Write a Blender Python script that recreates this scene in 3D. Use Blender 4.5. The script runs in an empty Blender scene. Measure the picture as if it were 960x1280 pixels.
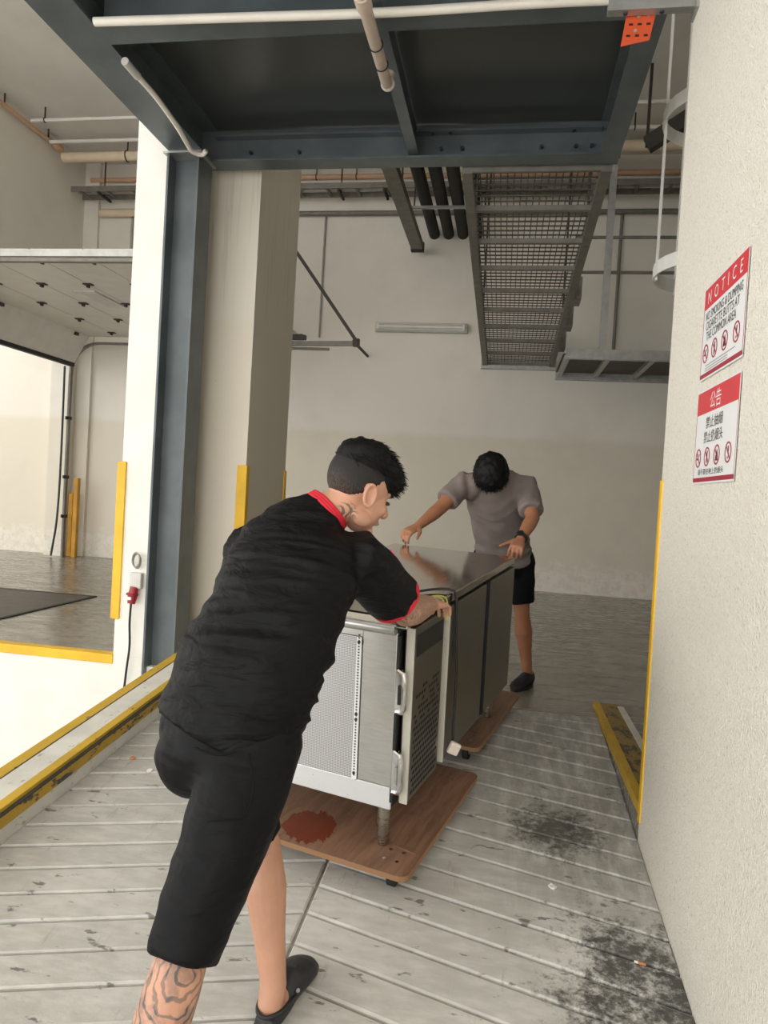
import bpy, bmesh, math, random
from mathutils import Vector, Matrix, noise
random.seed(7)
V = Vector
scene = bpy.context.scene
col = scene.collection

# ------------------------------------------------------------------ camera, world, exposure
F, CAMH, ROLL = 900.0, 1.25, 0.058
PITCH = math.atan2(22.7, 900)
YAW = math.atan2(149, math.hypot(900, 22.7))
_r0 = V((math.cos(YAW), math.sin(YAW), 0))
_fw = V((-math.sin(YAW)*math.cos(PITCH), math.cos(YAW)*math.cos(PITCH), -math.sin(PITCH)))
_up0 = _r0.cross(_fw)
_R = _r0*math.cos(ROLL) + _up0*math.sin(ROLL)
_U = -_r0*math.sin(ROLL) + _up0*math.cos(ROLL)
cam_data = bpy.data.cameras.new('camera')
cam = bpy.data.objects.new('camera', cam_data)
col.objects.link(cam)
m = Matrix.Identity(4)
for i in range(3):
    m[i][0], m[i][1], m[i][2] = _R[i], _U[i], -_fw[i]
m[2][3] = CAMH
cam.matrix_world = m
cam_data.sensor_fit = 'VERTICAL'
cam_data.sensor_height = 36.0
cam_data.lens = 36.0*F/1280
cam_data.clip_start = 0.05
scene.camera = cam

world = bpy.data.worlds.new('overcast_sky')
scene.world = world
world.use_nodes = True
bg = world.node_tree.nodes['Background']
bg.inputs[0].default_value = (1.0, 0.99, 0.97, 1)
bg.inputs[1].default_value = 1.15
vs = scene.view_settings
vs.view_transform = 'Standard'
vs.look = 'None'
vs.exposure = 1.42
vs.gamma = 1.0
vs.use_curve_mapping = False

# ------------------------------------------------------------------ materials
def srgb(r, g, b):
    f = lambda c: (c/255)/12.92 if c/255 <= 0.04045 else (((c/255)+0.055)/1.055)**2.4
    return (f(r), f(g), f(b), 1)

class Mat:
    """small node builder"""
    def __init__(s, name, color=(.5, .5, .5, 1), rough=.6, metal=0.0, spec=None):
        s.m = bpy.data.materials.new(name); s.m.use_nodes = True
        s.n = s.m.node_tree.nodes; s.l = s.m.node_tree.links
        s.b = s.n['Principled BSDF']
        s.b.inputs['Base Color'].default_value = color
        s.b.inputs['Roughness'].default_value = rough
        s.b.inputs['Metallic'].default_value = metal
        if spec is not None: s.b.inputs['Specular IOR Level'].default_value = spec
        s._pos = None
    def pos(s):
        if s._pos is None:
            s._pos = s.n.new('ShaderNodeNewGeometry').outputs['Position']
        return s._pos
    def obj(s):
        return s.n.new('ShaderNodeTexCoord').outputs['Object']
    def mapped(s, vec, scale=(1, 1, 1), rot=(0, 0, 0), loc=(0, 0, 0)):
        mp = s.n.new('ShaderNodeMapping'); s.l.new(vec, mp.inputs[0])
        mp.inputs['Scale'].default_value = scale; mp.inputs['Rotation'].default_value = rot; mp.inputs['Location'].default_value = loc
        return mp.outputs[0]
    def noise(s, vec, scale, detail=4, rough=.55, dist=0):
        t = s.n.new('ShaderNodeTexNoise'); s.l.new(vec, t.inputs['Vector'])
        t.inputs['Scale'].default_value = scale; t.inputs['Detail'].default_value = detail
        t.inputs['Roughness'].default_value = rough; t.inputs['Distortion'].default_value = dist
        return t.outputs[0]
    def voro(s, vec, scale, feature='F1'):
        t = s.n.new('ShaderNodeTexVoronoi'); s.l.new(vec, t.inputs['Vector'])
        t.feature = feature; t.inputs['Scale'].default_value = scale
        return t.outputs['Distance']
    def wave(s, vec, scale, dist=2, kind='RINGS', detail=2):
        t = s.n.new('ShaderNodeTexWave'); s.l.new(vec, t.inputs['Vector']); t.wave_type = kind
        t.inputs['Scale'].default_value = scale; t.inputs['Distortion'].default_value = dist; t.inputs['Detail'].default_value = detail
        if kind == 'RINGS': t.rings_direction = 'SPHERICAL'
        return t.outputs['Fac']
    def ramp(s, fac, a, b, lo=0.0, hi=1.0):
        t = s.n.new('ShaderNodeMapRange'); s.l.new(fac, t.inputs[0])
        t.inputs[1].default_value = a; t.inputs[2].default_value = b
        t.inputs[3].default_value = lo; t.inputs[4].default_value = hi
        t.interpolation_type = 'SMOOTHSTEP'
        return t.outputs[0]
    def math(s, op, a, b=None):
        t = s.n.new('ShaderNodeMath'); t.operation = op
        for i, x in enumerate((a, b)):
            if x is None: continue
            if isinstance(x, (int, float)): t.inputs[i].default_value = x
            else: s.l.new(x, t.inputs[i])
        return t.outputs[0]
    def mix(s, fac, a, b):
        t = s.n.new('ShaderNodeMix'); t.data_type = 'RGBA'
        if isinstance(fac, (int, float)): t.inputs[0].default_value = fac
        else: s.l.new(fac, t.inputs[0])
        for i, x in ((6, a), (7, b)):
            if isinstance(x, tuple): t.inputs[i].default_value = x
            else: s.l.new(x, t.inputs[i])
        return t.outputs[2]
    def sep(s, vec):
        t = s.n.new('ShaderNodeSeparateXYZ'); s.l.new(vec, t.inputs[0]); return t.outputs
    def near(s, c, r0, r1):
        """1 inside r0 of world point c, 0 beyond r1"""
        t = s.n.new('ShaderNodeVectorMath'); t.operation = 'DISTANCE'
        s.l.new(s.pos(), t.inputs[0]); t.inputs[1].default_value = c
        return s.ramp(t.outputs['Value'], r0, r1, 1, 0)
    def color(s, x): s.l.new(x, s.b.inputs['Base Color'])
    def rough(s, x): s.l.new(x, s.b.inputs['Roughness'])
    def bump(s, h, strength=.3, dist=.01):
        t = s.n.new('ShaderNodeBump'); s.l.new(h, t.inputs['Height'])
        t.inputs['Strength'].default_value = strength; t.inputs['Distance'].default_value = dist
        s.l.new(t.outputs[0], s.b.inputs['Normal'])

def simple(name, c, rough=.6, metal=0.0, var=.12, scale=6, bump=0, bscale=40, spec=None):
    M = Mat(name, c, rough, metal, spec)
    n = M.noise(M.pos(), scale, 5)
    d = tuple(x*(1-var) for x in c[:3])+(1,); e = tuple(min(1, x*(1+var)) for x in c[:3])+(1,)
    M.color(M.mix(M.ramp(n, .3, .7), d, e))
    if bump: M.bump(M.noise(M.pos(), bscale, 4), bump, .004)
    return M.m

MAT = {}
# interior wall: warm white, two coats meeting at about 2.15 m, peeling paint along the foot
M = Mat('interior_wall_paint', rough=.75)
z = M.sep(M.pos())[2]
nz = M.noise(M.pos(), 1.2, 4)
base = M.mix(M.ramp(M.math('ADD', z, M.math('MULTIPLY', M.noise(M.pos(), 9, 3), .05)), 2.10, 2.22), srgb(222, 214, 197), srgb(230, 225, 214))
base = M.mix(M.math('MULTIPLY', M.ramp(nz, .45, .75), .25), base, srgb(196, 188, 172))
pn = M.noise(M.mapped(M.pos(), (1, 1, 1.6)), 7, 6, .65)
peel = M.math('MULTIPLY', M.ramp(M.math('ADD', z, M.math('MULTIPLY', pn, -.7)), -.12, .12, 1, 0), M.ramp(M.noise(M.pos(), 11, 6, .7), .38, .56))
base = M.mix(M.math('MULTIPLY', peel, .8), base, srgb(236, 232, 222))
rust = M.math('MULTIPLY', M.ramp(z, .1, .55, 1, 0), M.ramp(M.noise(M.pos(), 5, 6, .75), .60, .68))
base = M.mix(M.math('MULTIPLY', rust, .6), base, srgb(140, 112, 86))
M.color(base); M.bump(M.noise(M.pos(), 30, 4), .15, .004)
MAT['wall'] = M.m
# roughcast render on the near wall
M = Mat('roughcast_render', rough=.85)
v1 = M.noise(M.pos(), 120, 6, .65); v2 = M.voro(M.pos(), 130)
h = M.math('ADD', v1, M.math('MULTIPLY', v2, .6))
pit = M.ramp(M.noise(M.mapped(M.pos(), (1, 1, .75)), 78, 5, .65), .60, .66)
c = M.mix(M.ramp(v1, .3, .7), srgb(238, 232, 216), srgb(250, 246, 235))
c = M.mix(M.math('MULTIPLY', pit, .4), c, srgb(158, 147, 124))
M.color(c); M.bump(h, 1.0, .007)
MAT['stucco'] = M.m
# pillar paint with rain streaks
M = Mat('pillar_paint', rough=.7)
st = M.noise(M.mapped(M.pos(), (14, 14, .5)), 2.2, 4, .6)
zz = M.sep(M.pos())[2]
c = M.mix(M.math('MULTIPLY', M.math('MULTIPLY', M.ramp(st, .52, .66), M.ramp(zz, 2.2, 3.0)), .25), srgb(228, 221, 206), srgb(176, 166, 148))
c = M.mix(M.ramp(zz, 2.42, 2.52), M.mix(.5, c, srgb(222, 212, 193)), c)
c = M.mix(M.math('MULTIPLY', M.ramp(M.noise(M.pos(), 30, 6, .7), .68, .72), .6), c, srgb(140, 125, 105))
M.color(c); M.bump(M.noise(M.pos(), 25, 4), .12, .004)
MAT['pillar'] = M.m
MAT['white_wall'] = simple('white_masonry_paint', srgb(236, 234, 226), .75, var=.05, scale=3, bump=.15)
MAT['ceiling'] = simple('ceiling_paint', srgb(230, 226, 218), .9, var=.05, scale=1.5)
# ramp concrete: pale grey cement, scuffs, mud specks, black mould by the wall
def concrete(name, c1, c2, streak, r0, r1, ramp=False):
    M = Mat(name)
    p = M.pos()
    n1 = M.noise(p, 2.3, 6, .6); n2 = M.noise(M.mapped(p, streak), 9, 5, .6)
    c = M.mix(M.ramp(M.math('ADD', M.math('MULTIPLY', n1, .5), M.math('MULTIPLY', n2, .5)), .36, .64), c1, c2)
    sc = M.ramp(M.noise(M.mapped(p, (26, 5, 5), (0, 0, .5)), 1.0, 5, .7), .60, .72)
    c = M.mix(M.math('MULTIPLY', sc, .30), c, srgb(112, 108, 100))
    if ramp:
        sp = M.ramp(M.noise(M.mapped(p, (9, 22, 9), (0, 0, -.5)), 1.0, 4, .62), .625, .69)
        c = M.mix(M.math('MULTIPLY', sp, .7), c, srgb(64, 60, 54))
        x = M.sep(p)[0]
        zone = M.math('MULTIPLY', M.ramp(M.math('ADD', x, M.math('MULTIPLY', M.noise(p, 3, 4), .5)), .30, .72), M.ramp(M.sep(p)[1], 2.75, 2.35))
        zone2 = M.near((.28, 3.08, -.1), .05, .34)
        zone3 = M.math('MULTIPLY', M.ramp(x, -.2, .45), M.ramp(M.sep(p)[1], 4.4, 2.6))  # right-half dirt, thickened to stand in for shade beside the trolley
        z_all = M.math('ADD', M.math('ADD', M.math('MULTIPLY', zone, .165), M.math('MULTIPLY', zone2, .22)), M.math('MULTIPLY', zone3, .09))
        grime = M.ramp(M.math('ADD', M.math('ADD', M.math('MULTIPLY', M.noise(p, 8, 8, .8), .5), M.math('MULTIPLY', M.noise(p, 38, 6, .75), .5)), z_all), .63, .80)  # dirt, plus the zone3 thickening that stands in for shade
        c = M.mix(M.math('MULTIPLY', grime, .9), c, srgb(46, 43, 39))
        shade_dirt = M.math('MULTIPLY', M.math('MULTIPLY', M.ramp(M.math('ADD', x, M.math('MULTIPLY', M.noise(p, 2, 5), .8)), .0, .8), M.ramp(M.sep(p)[1], 2.2, 3.0)), M.ramp(M.noise(M.mapped(p, (6, 1.5, 1)), 3, 6, .7), .3, .6))
        c = M.mix(M.math('MULTIPLY', shade_dirt, .55), c, srgb(112, 108, 99))  # grey patches: shade right of the trolley painted in, along with dirt
        moss = M.math('MULTIPLY', zone, M.ramp(M.noise(p, 6, 5), .5, .65))
        c = M.mix(M.math('MULTIPLY', moss, .35), c, srgb(96, 94, 74))
    M.color(c)
    M.rough(M.ramp(M.noise(M.mapped(p, streak), 3, 4), .3, .7, r0, r1))
    M.bump(M.math('ADD', M.noise(p, 60, 4), M.math('MULTIPLY', n2, .8)), .22, .004)
    return M.m
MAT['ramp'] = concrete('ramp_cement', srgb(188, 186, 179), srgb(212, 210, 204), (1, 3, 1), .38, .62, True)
MAT['ramp_base'] = concrete('groove_cement', srgb(150, 146, 138), srgb(178, 174, 166), (1, 3, 1), .5, .7)
MAT['floor'] = concrete('dock_floor_cement', srgb(124, 119, 110), srgb(142, 137, 127), (.8, 4, 1), .12, .34)
MAT['pit'] = simple('bay_floor_cement', srgb(170, 168, 162), .8, var=.1)
def paint_worn(name, c, wear, amt, rough=.55):
    M = Mat(name, rough=rough)
    k = M.ramp(M.noise(M.mapped(M.pos(), (1, .45, 1)), 22, 7, .72), amt, amt+.07)
    n = M.noise(M.pos(), 5, 4)
    M.color(M.mix(k, M.mix(M.ramp(n, .35, .65), c, tuple(x*.86 for x in c[:3])+(1,)), wear))
    M.bump(k, .15, .003)
    return M.m
MAT['yellow'] = paint_worn('yellow_paint', srgb(240, 190, 46), srgb(196, 160, 90), .72)
MAT['yellow_kerb'] = paint_worn('worn_yellow_paint', srgb(212, 172, 52), srgb(92, 84, 64), .60)
MAT['yellow_side'] = paint_worn('scraped_yellow_paint', srgb(196, 158, 48), srgb(70, 68, 62), .52)
MAT['kerb_white'] = paint_worn('scuffed_kerb_paint', srgb(228, 225, 216), srgb(170, 162, 150), .58, .7)
MAT['kerb_line'] = simple('dark_joint', srgb(70, 66, 58), .8)
MAT['kerb_brown'] = paint_worn('trodden_yellow_paint', srgb(158, 134, 68), srgb(84, 72, 52), .5)
# steel
M = Mat('blue_grey_steel_paint', rough=.38)
n = M.noise(M.pos(), 3, 4)
M.color(M.mix(M.ramp(n, .35, .65), srgb(80, 88, 91), srgb(96, 104, 107)))
M.bump(M.noise(M.mapped(M.pos(), (1, 1, .3)), 26, 3), .12, .006)
MAT['steel'] = M.m
MAT['plate'] = simple('dark_plate_paint', srgb(70, 74, 74), .28, var=.08, scale=2)
MAT['bolt'] = simple('steel_bolt', srgb(60, 70, 78), .4, .6)
MAT['galv'] = simple('galvanised_steel', srgb(176, 176, 172), .45, .75, var=.12, scale=12)
MAT['galv_dull'] = simple('dull_galvanised_steel', srgb(128, 124, 116), .6, .35, var=.12, scale=10)
MAT['mesh_wire'] = simple('grating_wire', srgb(92, 86, 78), .7, .3)
MAT['dark_metal'] = simple('dark_metal', srgb(62, 58, 54), .55, .4)
MAT['black_pipe'] = simple('black_insulation', srgb(52, 50, 46), .8, var=.15, scale=8)
MAT['pipe_cream'] = simple('cream_pipe', srgb(226, 208, 180), .5, var=.05)
MAT['pipe_pink'] = simple('pink_pipe', srgb(212, 172, 140), .5, var=.06)
MAT['pipe_grey'] = simple('grey_pipe', srgb(170, 166, 158), .5, .3)
MAT['pvc'] = simple('white_pvc', srgb(238, 232, 220), .35, var=.04)
MAT['pvc_old'] = simple('old_white_pvc', srgb(214, 196, 180), .45, var=.08)
MAT['orange'] = simple('orange_painted_metal', srgb(196, 76, 36), .45, var=.06)
MAT['hole'] = simple('dark_hole', srgb(40, 24, 18), .9)
MAT['cage_white'] = simple('white_cage_paint', srgb(226, 224, 218), .5, var=.04)
MAT['door_panel'] = simple('door_panel_paint', srgb(212, 208, 200), .45, var=.04)
MAT['rubber'] = simple('black_rubber', srgb(36, 35, 34), .7)
MAT['leveler'] = simple('leveler_plate', srgb(84, 78, 70), .5, .4, var=.2, scale=9)
MAT['ochre'] = simple('ochre_post_paint', srgb(190, 138, 34), .6)
MAT['red_plastic'] = simple('red_plastic', srgb(150, 30, 44), .4)
MAT['grey_plastic'] = simple('grey_plastic', srgb(208, 206, 200), .5)
MAT['lamp_body'] = simple('lamp_body', srgb(196, 194, 186), .4, var=.05)
MAT['diffuser'] = simple('lamp_diffuser', srgb(224, 222, 214), .25, var=.03)
# print
def flat(name, c, rough=.35):
    return Mat(name, c, rough).m
MAT['sign_white'] = flat('sign_white', srgb(238, 240, 240)); MAT['sign_red'] = flat('sign_red', srgb(216, 56, 66)); MAT['sign_dark_red'] = flat('sign_dark_red', srgb(168, 34, 62))
MAT['sign_black'] = flat('sign_black', srgb(38, 38, 42)); MAT['sign_grey'] = flat('sign_grey', srgb(150, 152, 158))
# stainless steel
def stainless(name, c, rough, streak, amt=.1):
    M = Mat(name, c, rough, 1.0)
    n = M.noise(M.mapped(M.obj(), streak), 14, 5, .6)
    M.color(M.mix(M.ramp(n, .3, .7), tuple(x*.88 for x in c[:3])+(1,), c))
    M.rough(M.ramp(n, .3, .7, rough-amt/2, rough+amt/2)); M.bump(M.noise(M.mapped(M.obj(), streak), 5, 2), .05, .004)
    return M.m
MAT['steel_top'] = stainless('worktop_stainless', srgb(205, 199, 189), .13, (14, .6, 1), .06)
MAT['steel_body'] = stainless('body_stainless', srgb(206, 206, 204), .34, (1, 1, 8))
MAT['steel_door'] = stainless('door_stainless', srgb(150, 146, 138), .36, (1, 1, 8))
MAT['steel_leg'] = stainless('leg_stainless', srgb(170, 162, 150), .3, (1, 1, 8))
MAT['chrome'] = Mat('chrome', srgb(215, 215, 218), .12, 1.0).m
M = Mat('perforated_sheet', rough=.42, metal=.6)
vv = M.voro(M.mapped(M.obj(), (1, 0, 1)), 155)
M.n[-1].inputs['Randomness'].default_value = 0.0
M.color(M.mix(M.ramp(vv, .22, .42), srgb(120, 120, 122), srgb(214, 214, 216))); M.bump(vv, .4, .002)
MAT['perforated'] = M.m
M = Mat('speckled_sill', rough=.4, metal=.35)
k = M.ramp(M.noise(M.obj(), 60, 6, .7), .63, .68)
M.color(M.mix(k, srgb(222, 224, 226), srgb(92, 78, 66)))
MAT['sill'] = M.m
MAT['cream_strip'] = simple('cream_edge_strip', srgb(206, 202, 190), .45, var=.05)
MAT['gasket'] = simple('dark_gasket', srgb(30, 29, 28), .6)
MAT['white_plastic'] = simple('white_plastic', srgb(240, 226, 216), .35, var=.03)
MAT['cable_black'] = simple('black_cable', srgb(34, 32, 31), .5)
MAT['wire_green'] = simple('yellow_green_wire', srgb(190, 190, 92), .45)
# plywood
M = Mat('worn_plywood', rough=.5)
gr = M.noise(M.mapped(M.obj(), (9, 1.2, 1)), 4, 5, .6, .6)
c = M.mix(M.ramp(gr, .3, .7), srgb(112, 82, 64), srgb(142, 108, 86))
c = M.mix(M.math('MULTIPLY', M.ramp(M.noise(M.obj(), 9, 6, .7), .55, .7), .5), c, srgb(84, 60, 47))
stn = M.near((-.66, 2.66, -.03), .0, .19)
stn = M.ramp(M.math('ADD', stn, M.math('MULTIPLY', M.noise(M.mapped(M.pos(), (3, 1.2, 1)), 8, 6, .7), 1.3)), 1.02, 1.10)
c = M.mix(M.math('MULTIPLY', stn, .85), c, srgb(112, 44, 24))
M.color(c); M.rough(M.ramp(stn, 0, 1, .5, .22))
MAT['plywood'] = M.m
M = Mat('plywood_edge', rough=.7)
M.color(M.mix(M.wave(M.mapped(M.obj(), (0, 0, 1)), 60, .3, 'BANDS'), srgb(150, 112, 80), srgb(206, 172, 134)))
MAT['ply_edge'] = M.m
# people
def skin(name, c, tattoos=()):
    M = Mat(name, c, .52)
    M.b.inputs['Subsurface Weight'].default_value = .12
    M.b.inputs['Subsurface Radius'].default_value = (.02, .008, .004)
    n = M.noise(M.pos(), 14, 4)
    cc = M.mix(M.ramp(n, .3, .7), tuple(x*.9 for x in c[:3])+(1,), c)
    for (ctr, r0, r1, kind, amt) in tattoos:
        mask = M.near(ctr, r0, r1)
        if kind == 'swirl':
            w = M.wave(M.mapped(M.pos(), (1, 1, 1), (0, 0, 0), (-ctr[0], -ctr[1], -ctr[2])), 16, 9, 'RINGS', 3)
            lines = M.ramp(w, .08, .34, 1, 0)
            shade = M.ramp(M.noise(M.pos(), 22, 3), .45, .60)
            fac = M.math('MULTIPLY', mask, M.math('ADD', M.math('MULTIPLY', lines, .75), M.math('MULTIPLY', shade, .5)))
        elif kind == 'fine':
            w = M.wave(M.pos(), 45, 16, 'RINGS', 3)
            fac = M.math('MULTIPLY', mask, M.ramp(w, .25, .55, .75, .2))
        else:
            w = M.wave(M.mapped(M.pos(), (1, 1, .8)), 48, 6, 'RINGS', 1)
            fac = M.math('MULTIPLY', mask, M.ramp(w, .25, .4, .9, 0))
        fac = M.math('MINIMUM', M.math('MULTIPLY', fac, amt), 1.0)
        cc = M.mix(fac, cc, srgb(86, 82, 80))
    M.color(cc); M.bump(M.noise(M.pos(), 120, 3), .06, .002)
    return M.m
def cloth(name, c, bump=.25, weave=True, rough=.9, big=9):
    M = Mat(name, c, rough, 0, .15)
    M.b.inputs['Sheen Weight'].default_value = .0
    n = M.noise(M.pos(), 5, 3)
    M.color(M.mix(M.ramp(n, .3, .7), tuple(x*.85 for x in c[:3])+(1,), tuple(x*1.12 for x in c[:3])+(1,)))
    M.bump(M.math('ADD', M.noise(M.mapped(M.pos(), (1, 1, 2.6), (.25, .2, 0)), big, 3, .5, .4), M.math('MULTIPLY', M.noise(M.pos(), 400, 2), .02)), bump, .03)
    return M.m
MAT['shirt_black'] = cloth('black_jersey', srgb(10, 10, 12), .5, rough=.55, big=10)
MAT['shorts_black'] = cloth('black_shorts_cloth', srgb(14, 14, 16), .45, rough=.6, big=7)
MAT['shirt_grey'] = cloth('taupe_jersey', srgb(128, 118, 113), .22, big=10)
MAT['shorts_dark'] = cloth('dark_shorts_cloth', srgb(22, 22, 25), .15)
MAT['red_trim'] = simple('red_trim', srgb(196, 22, 44), .7, var=.06)
MAT['pink_print'] = simple('pink_print', srgb(222, 120, 136), .7)
M = Mat('black_hair', srgb(11, 10, 10), .6, 0, .2)
M.bump(M.noise(M.mapped(M.obj(), (1, 1, .15)), 90, 4), .35, .004)
MAT['hair'] = M.m
MAT['foam_black'] = simple('black_foam_rubber', srgb(34, 34, 36), .5, var=.1)
MAT['shoe'] = simple('black_shoe_mesh', srgb(30, 30, 32), .7, var=.2, scale=40)
MAT['lace'] = simple('grey_lace', srgb(70, 72, 74), .7)
MAT['eye'] = simple('eye', srgb(60, 40, 30), .2)
MAT['lip'] = simple('lip', srgb(176, 104, 90), .5)
MAT['paper'] = simple('cigarette_paper', srgb(238, 234, 226), .8)
MAT['filter'] = simple('cigarette_filter', srgb(206, 132, 74), .8)

# ------------------------------------------------------------------ mesh helpers
MATRIX = {}
def T(name, label, cat, loc=(0, 0, 0), group=None, mat=None):
    o = bpy.data.objects.new(name, None); col.objects.link(o)
    mw = mat if mat is not None else Matrix.Translation(V(loc))
    o.matrix_world = mw
    MATRIX[o.name] = mw
    o.empty_display_size = .1
    o['label'] = label; o['category'] = cat
    if group: o['group'] = group
    return o
def tag(o, label=None, cat=None, group=None, kind=None):
    if label: o['label'] = label
    if cat: o['category'] = cat
    if group: o['group'] = group
    if kind: o['kind'] = kind
    return o

class MB:
    def __init__(s): s.v = []; s.f = []
    def add(s, vs, fs):
        k = len(s.v); s.v += [V(x) for x in vs]; s.f += [tuple(i+k for i in f) for f in fs]; return s
    def box(s, x0, x1, y0, y1, z0, z1):
        return s.add([(x0, y0, z0), (x1, y0, z0), (x1, y1, z0), (x0, y1, z0), (x0, y0, z1), (x1, y0, z1), (x1, y1, z1), (x0, y1, z1)],
                     [(0, 3, 2, 1), (4, 5, 6, 7), (0, 1, 5, 4), (1, 2, 6, 5), (2, 3, 7, 6), (3, 0, 4, 7)])
    def hexa(s, bot, top):
        n = len(bot)
        return s.add(list(bot)+list(top), [tuple(range(n-1, -1, -1)), tuple(range(n, 2*n))] + [(i, (i+1) % n, n+(i+1) % n, n+i) for i in range(n)])
    def bar(s, a, b, w, h, up=(0, 0, 1)):
        a, b = V(a), V(b); t = (b-a).normalized(); up = V(up)
        sx = t.cross(up)
        if sx.length < 1e-4: sx = t.cross(V((1, 0, 0)))
        sx.normalize(); sy = sx.cross(t)
        q = lambda c: [c-sx*w/2-sy*h/2, c+sx*w/2-sy*h/2, c+sx*w/2+sy*h/2, c-sx*w/2+sy*h/2]
        return s.hexa(q(a), q(b))
    def rings(s, R, closed=False):
        n = len(R[0]); k = len(s.v)
        for r in R: s.v += [V(x) for x in r]
        m_ = len(R)
        for i in range(m_ if closed else m_-1):
            j = (i+1) % m_
            for q in range(n):
                s.f.append((k+i*n+q, k+i*n+(q+1) % n, k+j*n+(q+1) % n, k+j*n+q))
        if not closed:
            s.f.append(tuple(k+q for q in range(n-1, -1, -1)))
            s.f.append(tuple(k+(m_-1)*n+q for q in range(n)))
        return s
    def tube(s, pts, r, n=10, closed=False):
        pts = [V(x) for x in pts]; m_ = len(pts)
        rr = r if isinstance(r, (list, tuple)) else [r]*m_
        R = []; prev = None
        for i, q in enumerate(pts):
            if closed: t = pts[(i+1) % m_]-pts[i-1]
            else: t = pts[min(i+1, m_-1)]-pts[max(i-1, 0)]
            t.normalize()
            if prev is None:
                a = t.orthogonal().normalized()
            else:
                a = (prev - t*prev.dot(t)).normalized()
            prev = a; b = t.cross(a)
            R.append([q + (a*math.cos(2*math.pi*k/n)+b*math.sin(2*math.pi*k/n))*rr[i] for k in range(n)])
        return s.rings(R, closed)
    def cyl(s, a, b, r, n=14): return s.tube([a, b], r, n)
    def loft(s, secs, n=24):
        """secs: (centre, half-axis vector a, half-axis vector b)"""
        R = []
        for c, a, b in secs:
            c, a, b = V(c), V(a), V(b)
            R.append([c+a*math.cos(2*math.pi*k/n)+b*math.sin(2*math.pi*k/n) for k in range(n)])
        return s.rings(R)
    def ball(s, c, r, ax=None, nu=18, nv=12):
        """ellipsoid: r scalar or 3 radii along the axes ax"""
        c = V(c); r = (r, r, r) if isinstance(r, (int, float)) else r
        ax = ax or (V((1, 0, 0)), V((0, 1, 0)), V((0, 0, 1)))
        k = len(s.v)
        for i in range(1, nv):
            th = math.pi*i/nv
            for j in range(nu):
                ph = 2*math.pi*j/nu
                s.v.append(c+ax[0]*r[0]*math.sin(th)*math.cos(ph)+ax[1]*r[1]*math.sin(th)*math.sin(ph)+ax[2]*r[2]*math.cos(th))
        top = len(s.v); s.v.append(c+ax[2]*r[2]); bot = len(s.v); s.v.append(c-ax[2]*r[2])
        for i in range(nv-2):
            for j in range(nu):
                s.f.append((k+i*nu+j, k+(i+1)*nu+j, k+(i+1)*nu+(j+1) % nu, k+i*nu+(j+1) % nu))
        for j in range(nu):
            s.f.append((top, k+j, k+(j+1) % nu)); s.f.append((bot, k+(nv-2)*nu+(j+1) % nu, k+(nv-2)*nu+j))
        return s
    def xf(s, mtx):
        s.v = [mtx @ x for x in s.v]; return s
    def mesh(s, name):
        me = bpy.data.meshes.new(name)
        me.from_pydata([tuple(x) for x in s.v], [], s.f)
        return me
    def build(s, name, mat, parent=None, local=False, smooth=False, bevel=0, label=None, kind=None):
        if parent is not None and not local:
            inv = full(parent).inverted()
            s.v = [inv @ x for x in s.v]
        me = s.mesh(name)
        bm = bmesh.new(); bm.from_mesh(me); bmesh.ops.recalc_face_normals(bm, faces=bm.faces); bm.to_mesh(me); bm.free()
        me.materials.append(MAT[mat] if isinstance(mat, str) else mat)
        o = bpy.data.objects.new(name, me); col.objects.link(o)
        if parent is not None: o.parent = parent
        if smooth:
            me.shade_smooth()
            if smooth == 'auto':
                me.set_sharp_from_angle(angle=math.radians(40))
        if bevel:
            b = o.modifiers.new('bevel', 'BEVEL'); b.width = bevel; b.segments = 2; b.limit_method = 'ANGLE'
            b.harden_normals = False
        if label: o['label'] = label
        if kind: o['kind'] = kind
        return o
def full(o):
    mtx = MATRIX.get(o.name, Matrix.Identity(4))
    return (full(o.parent) @ mtx) if o.parent is not None else mtx
def struct(name, mb, mat, parent=None, **k):
    o = mb.build(name, mat, parent, **k)
    if parent is None: o['kind'] = 'structure'
    return o

# ------------------------------------------------------------------ setting
K, Y0 = .09, 4.4
def rz(y): return -K*(Y0-y)
XL, XC, XR = -1.82, -.58, .63        # ramp edges and centre line
WX = .63                             # face of the near right wall
YB = 10.4                            # back wall
CZ = 6.1                             # ceiling height

struct('floor', MB().box(-14, -2.62, 4.72, YB, -.2, 0).box(-2.62, 5.0, 4.9, YB, -.2, -.0005).box(XL, 5.0, 4.4, 4.9, -.2, -.0005).box(.63, 5.0, 3.1, 4.4, -.2, 0), 'floor')
floor_pit = struct('floor_bay', MB().box(-14, -2.02, -6, 4.72, -1.25, -1.1), 'pit')
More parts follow.
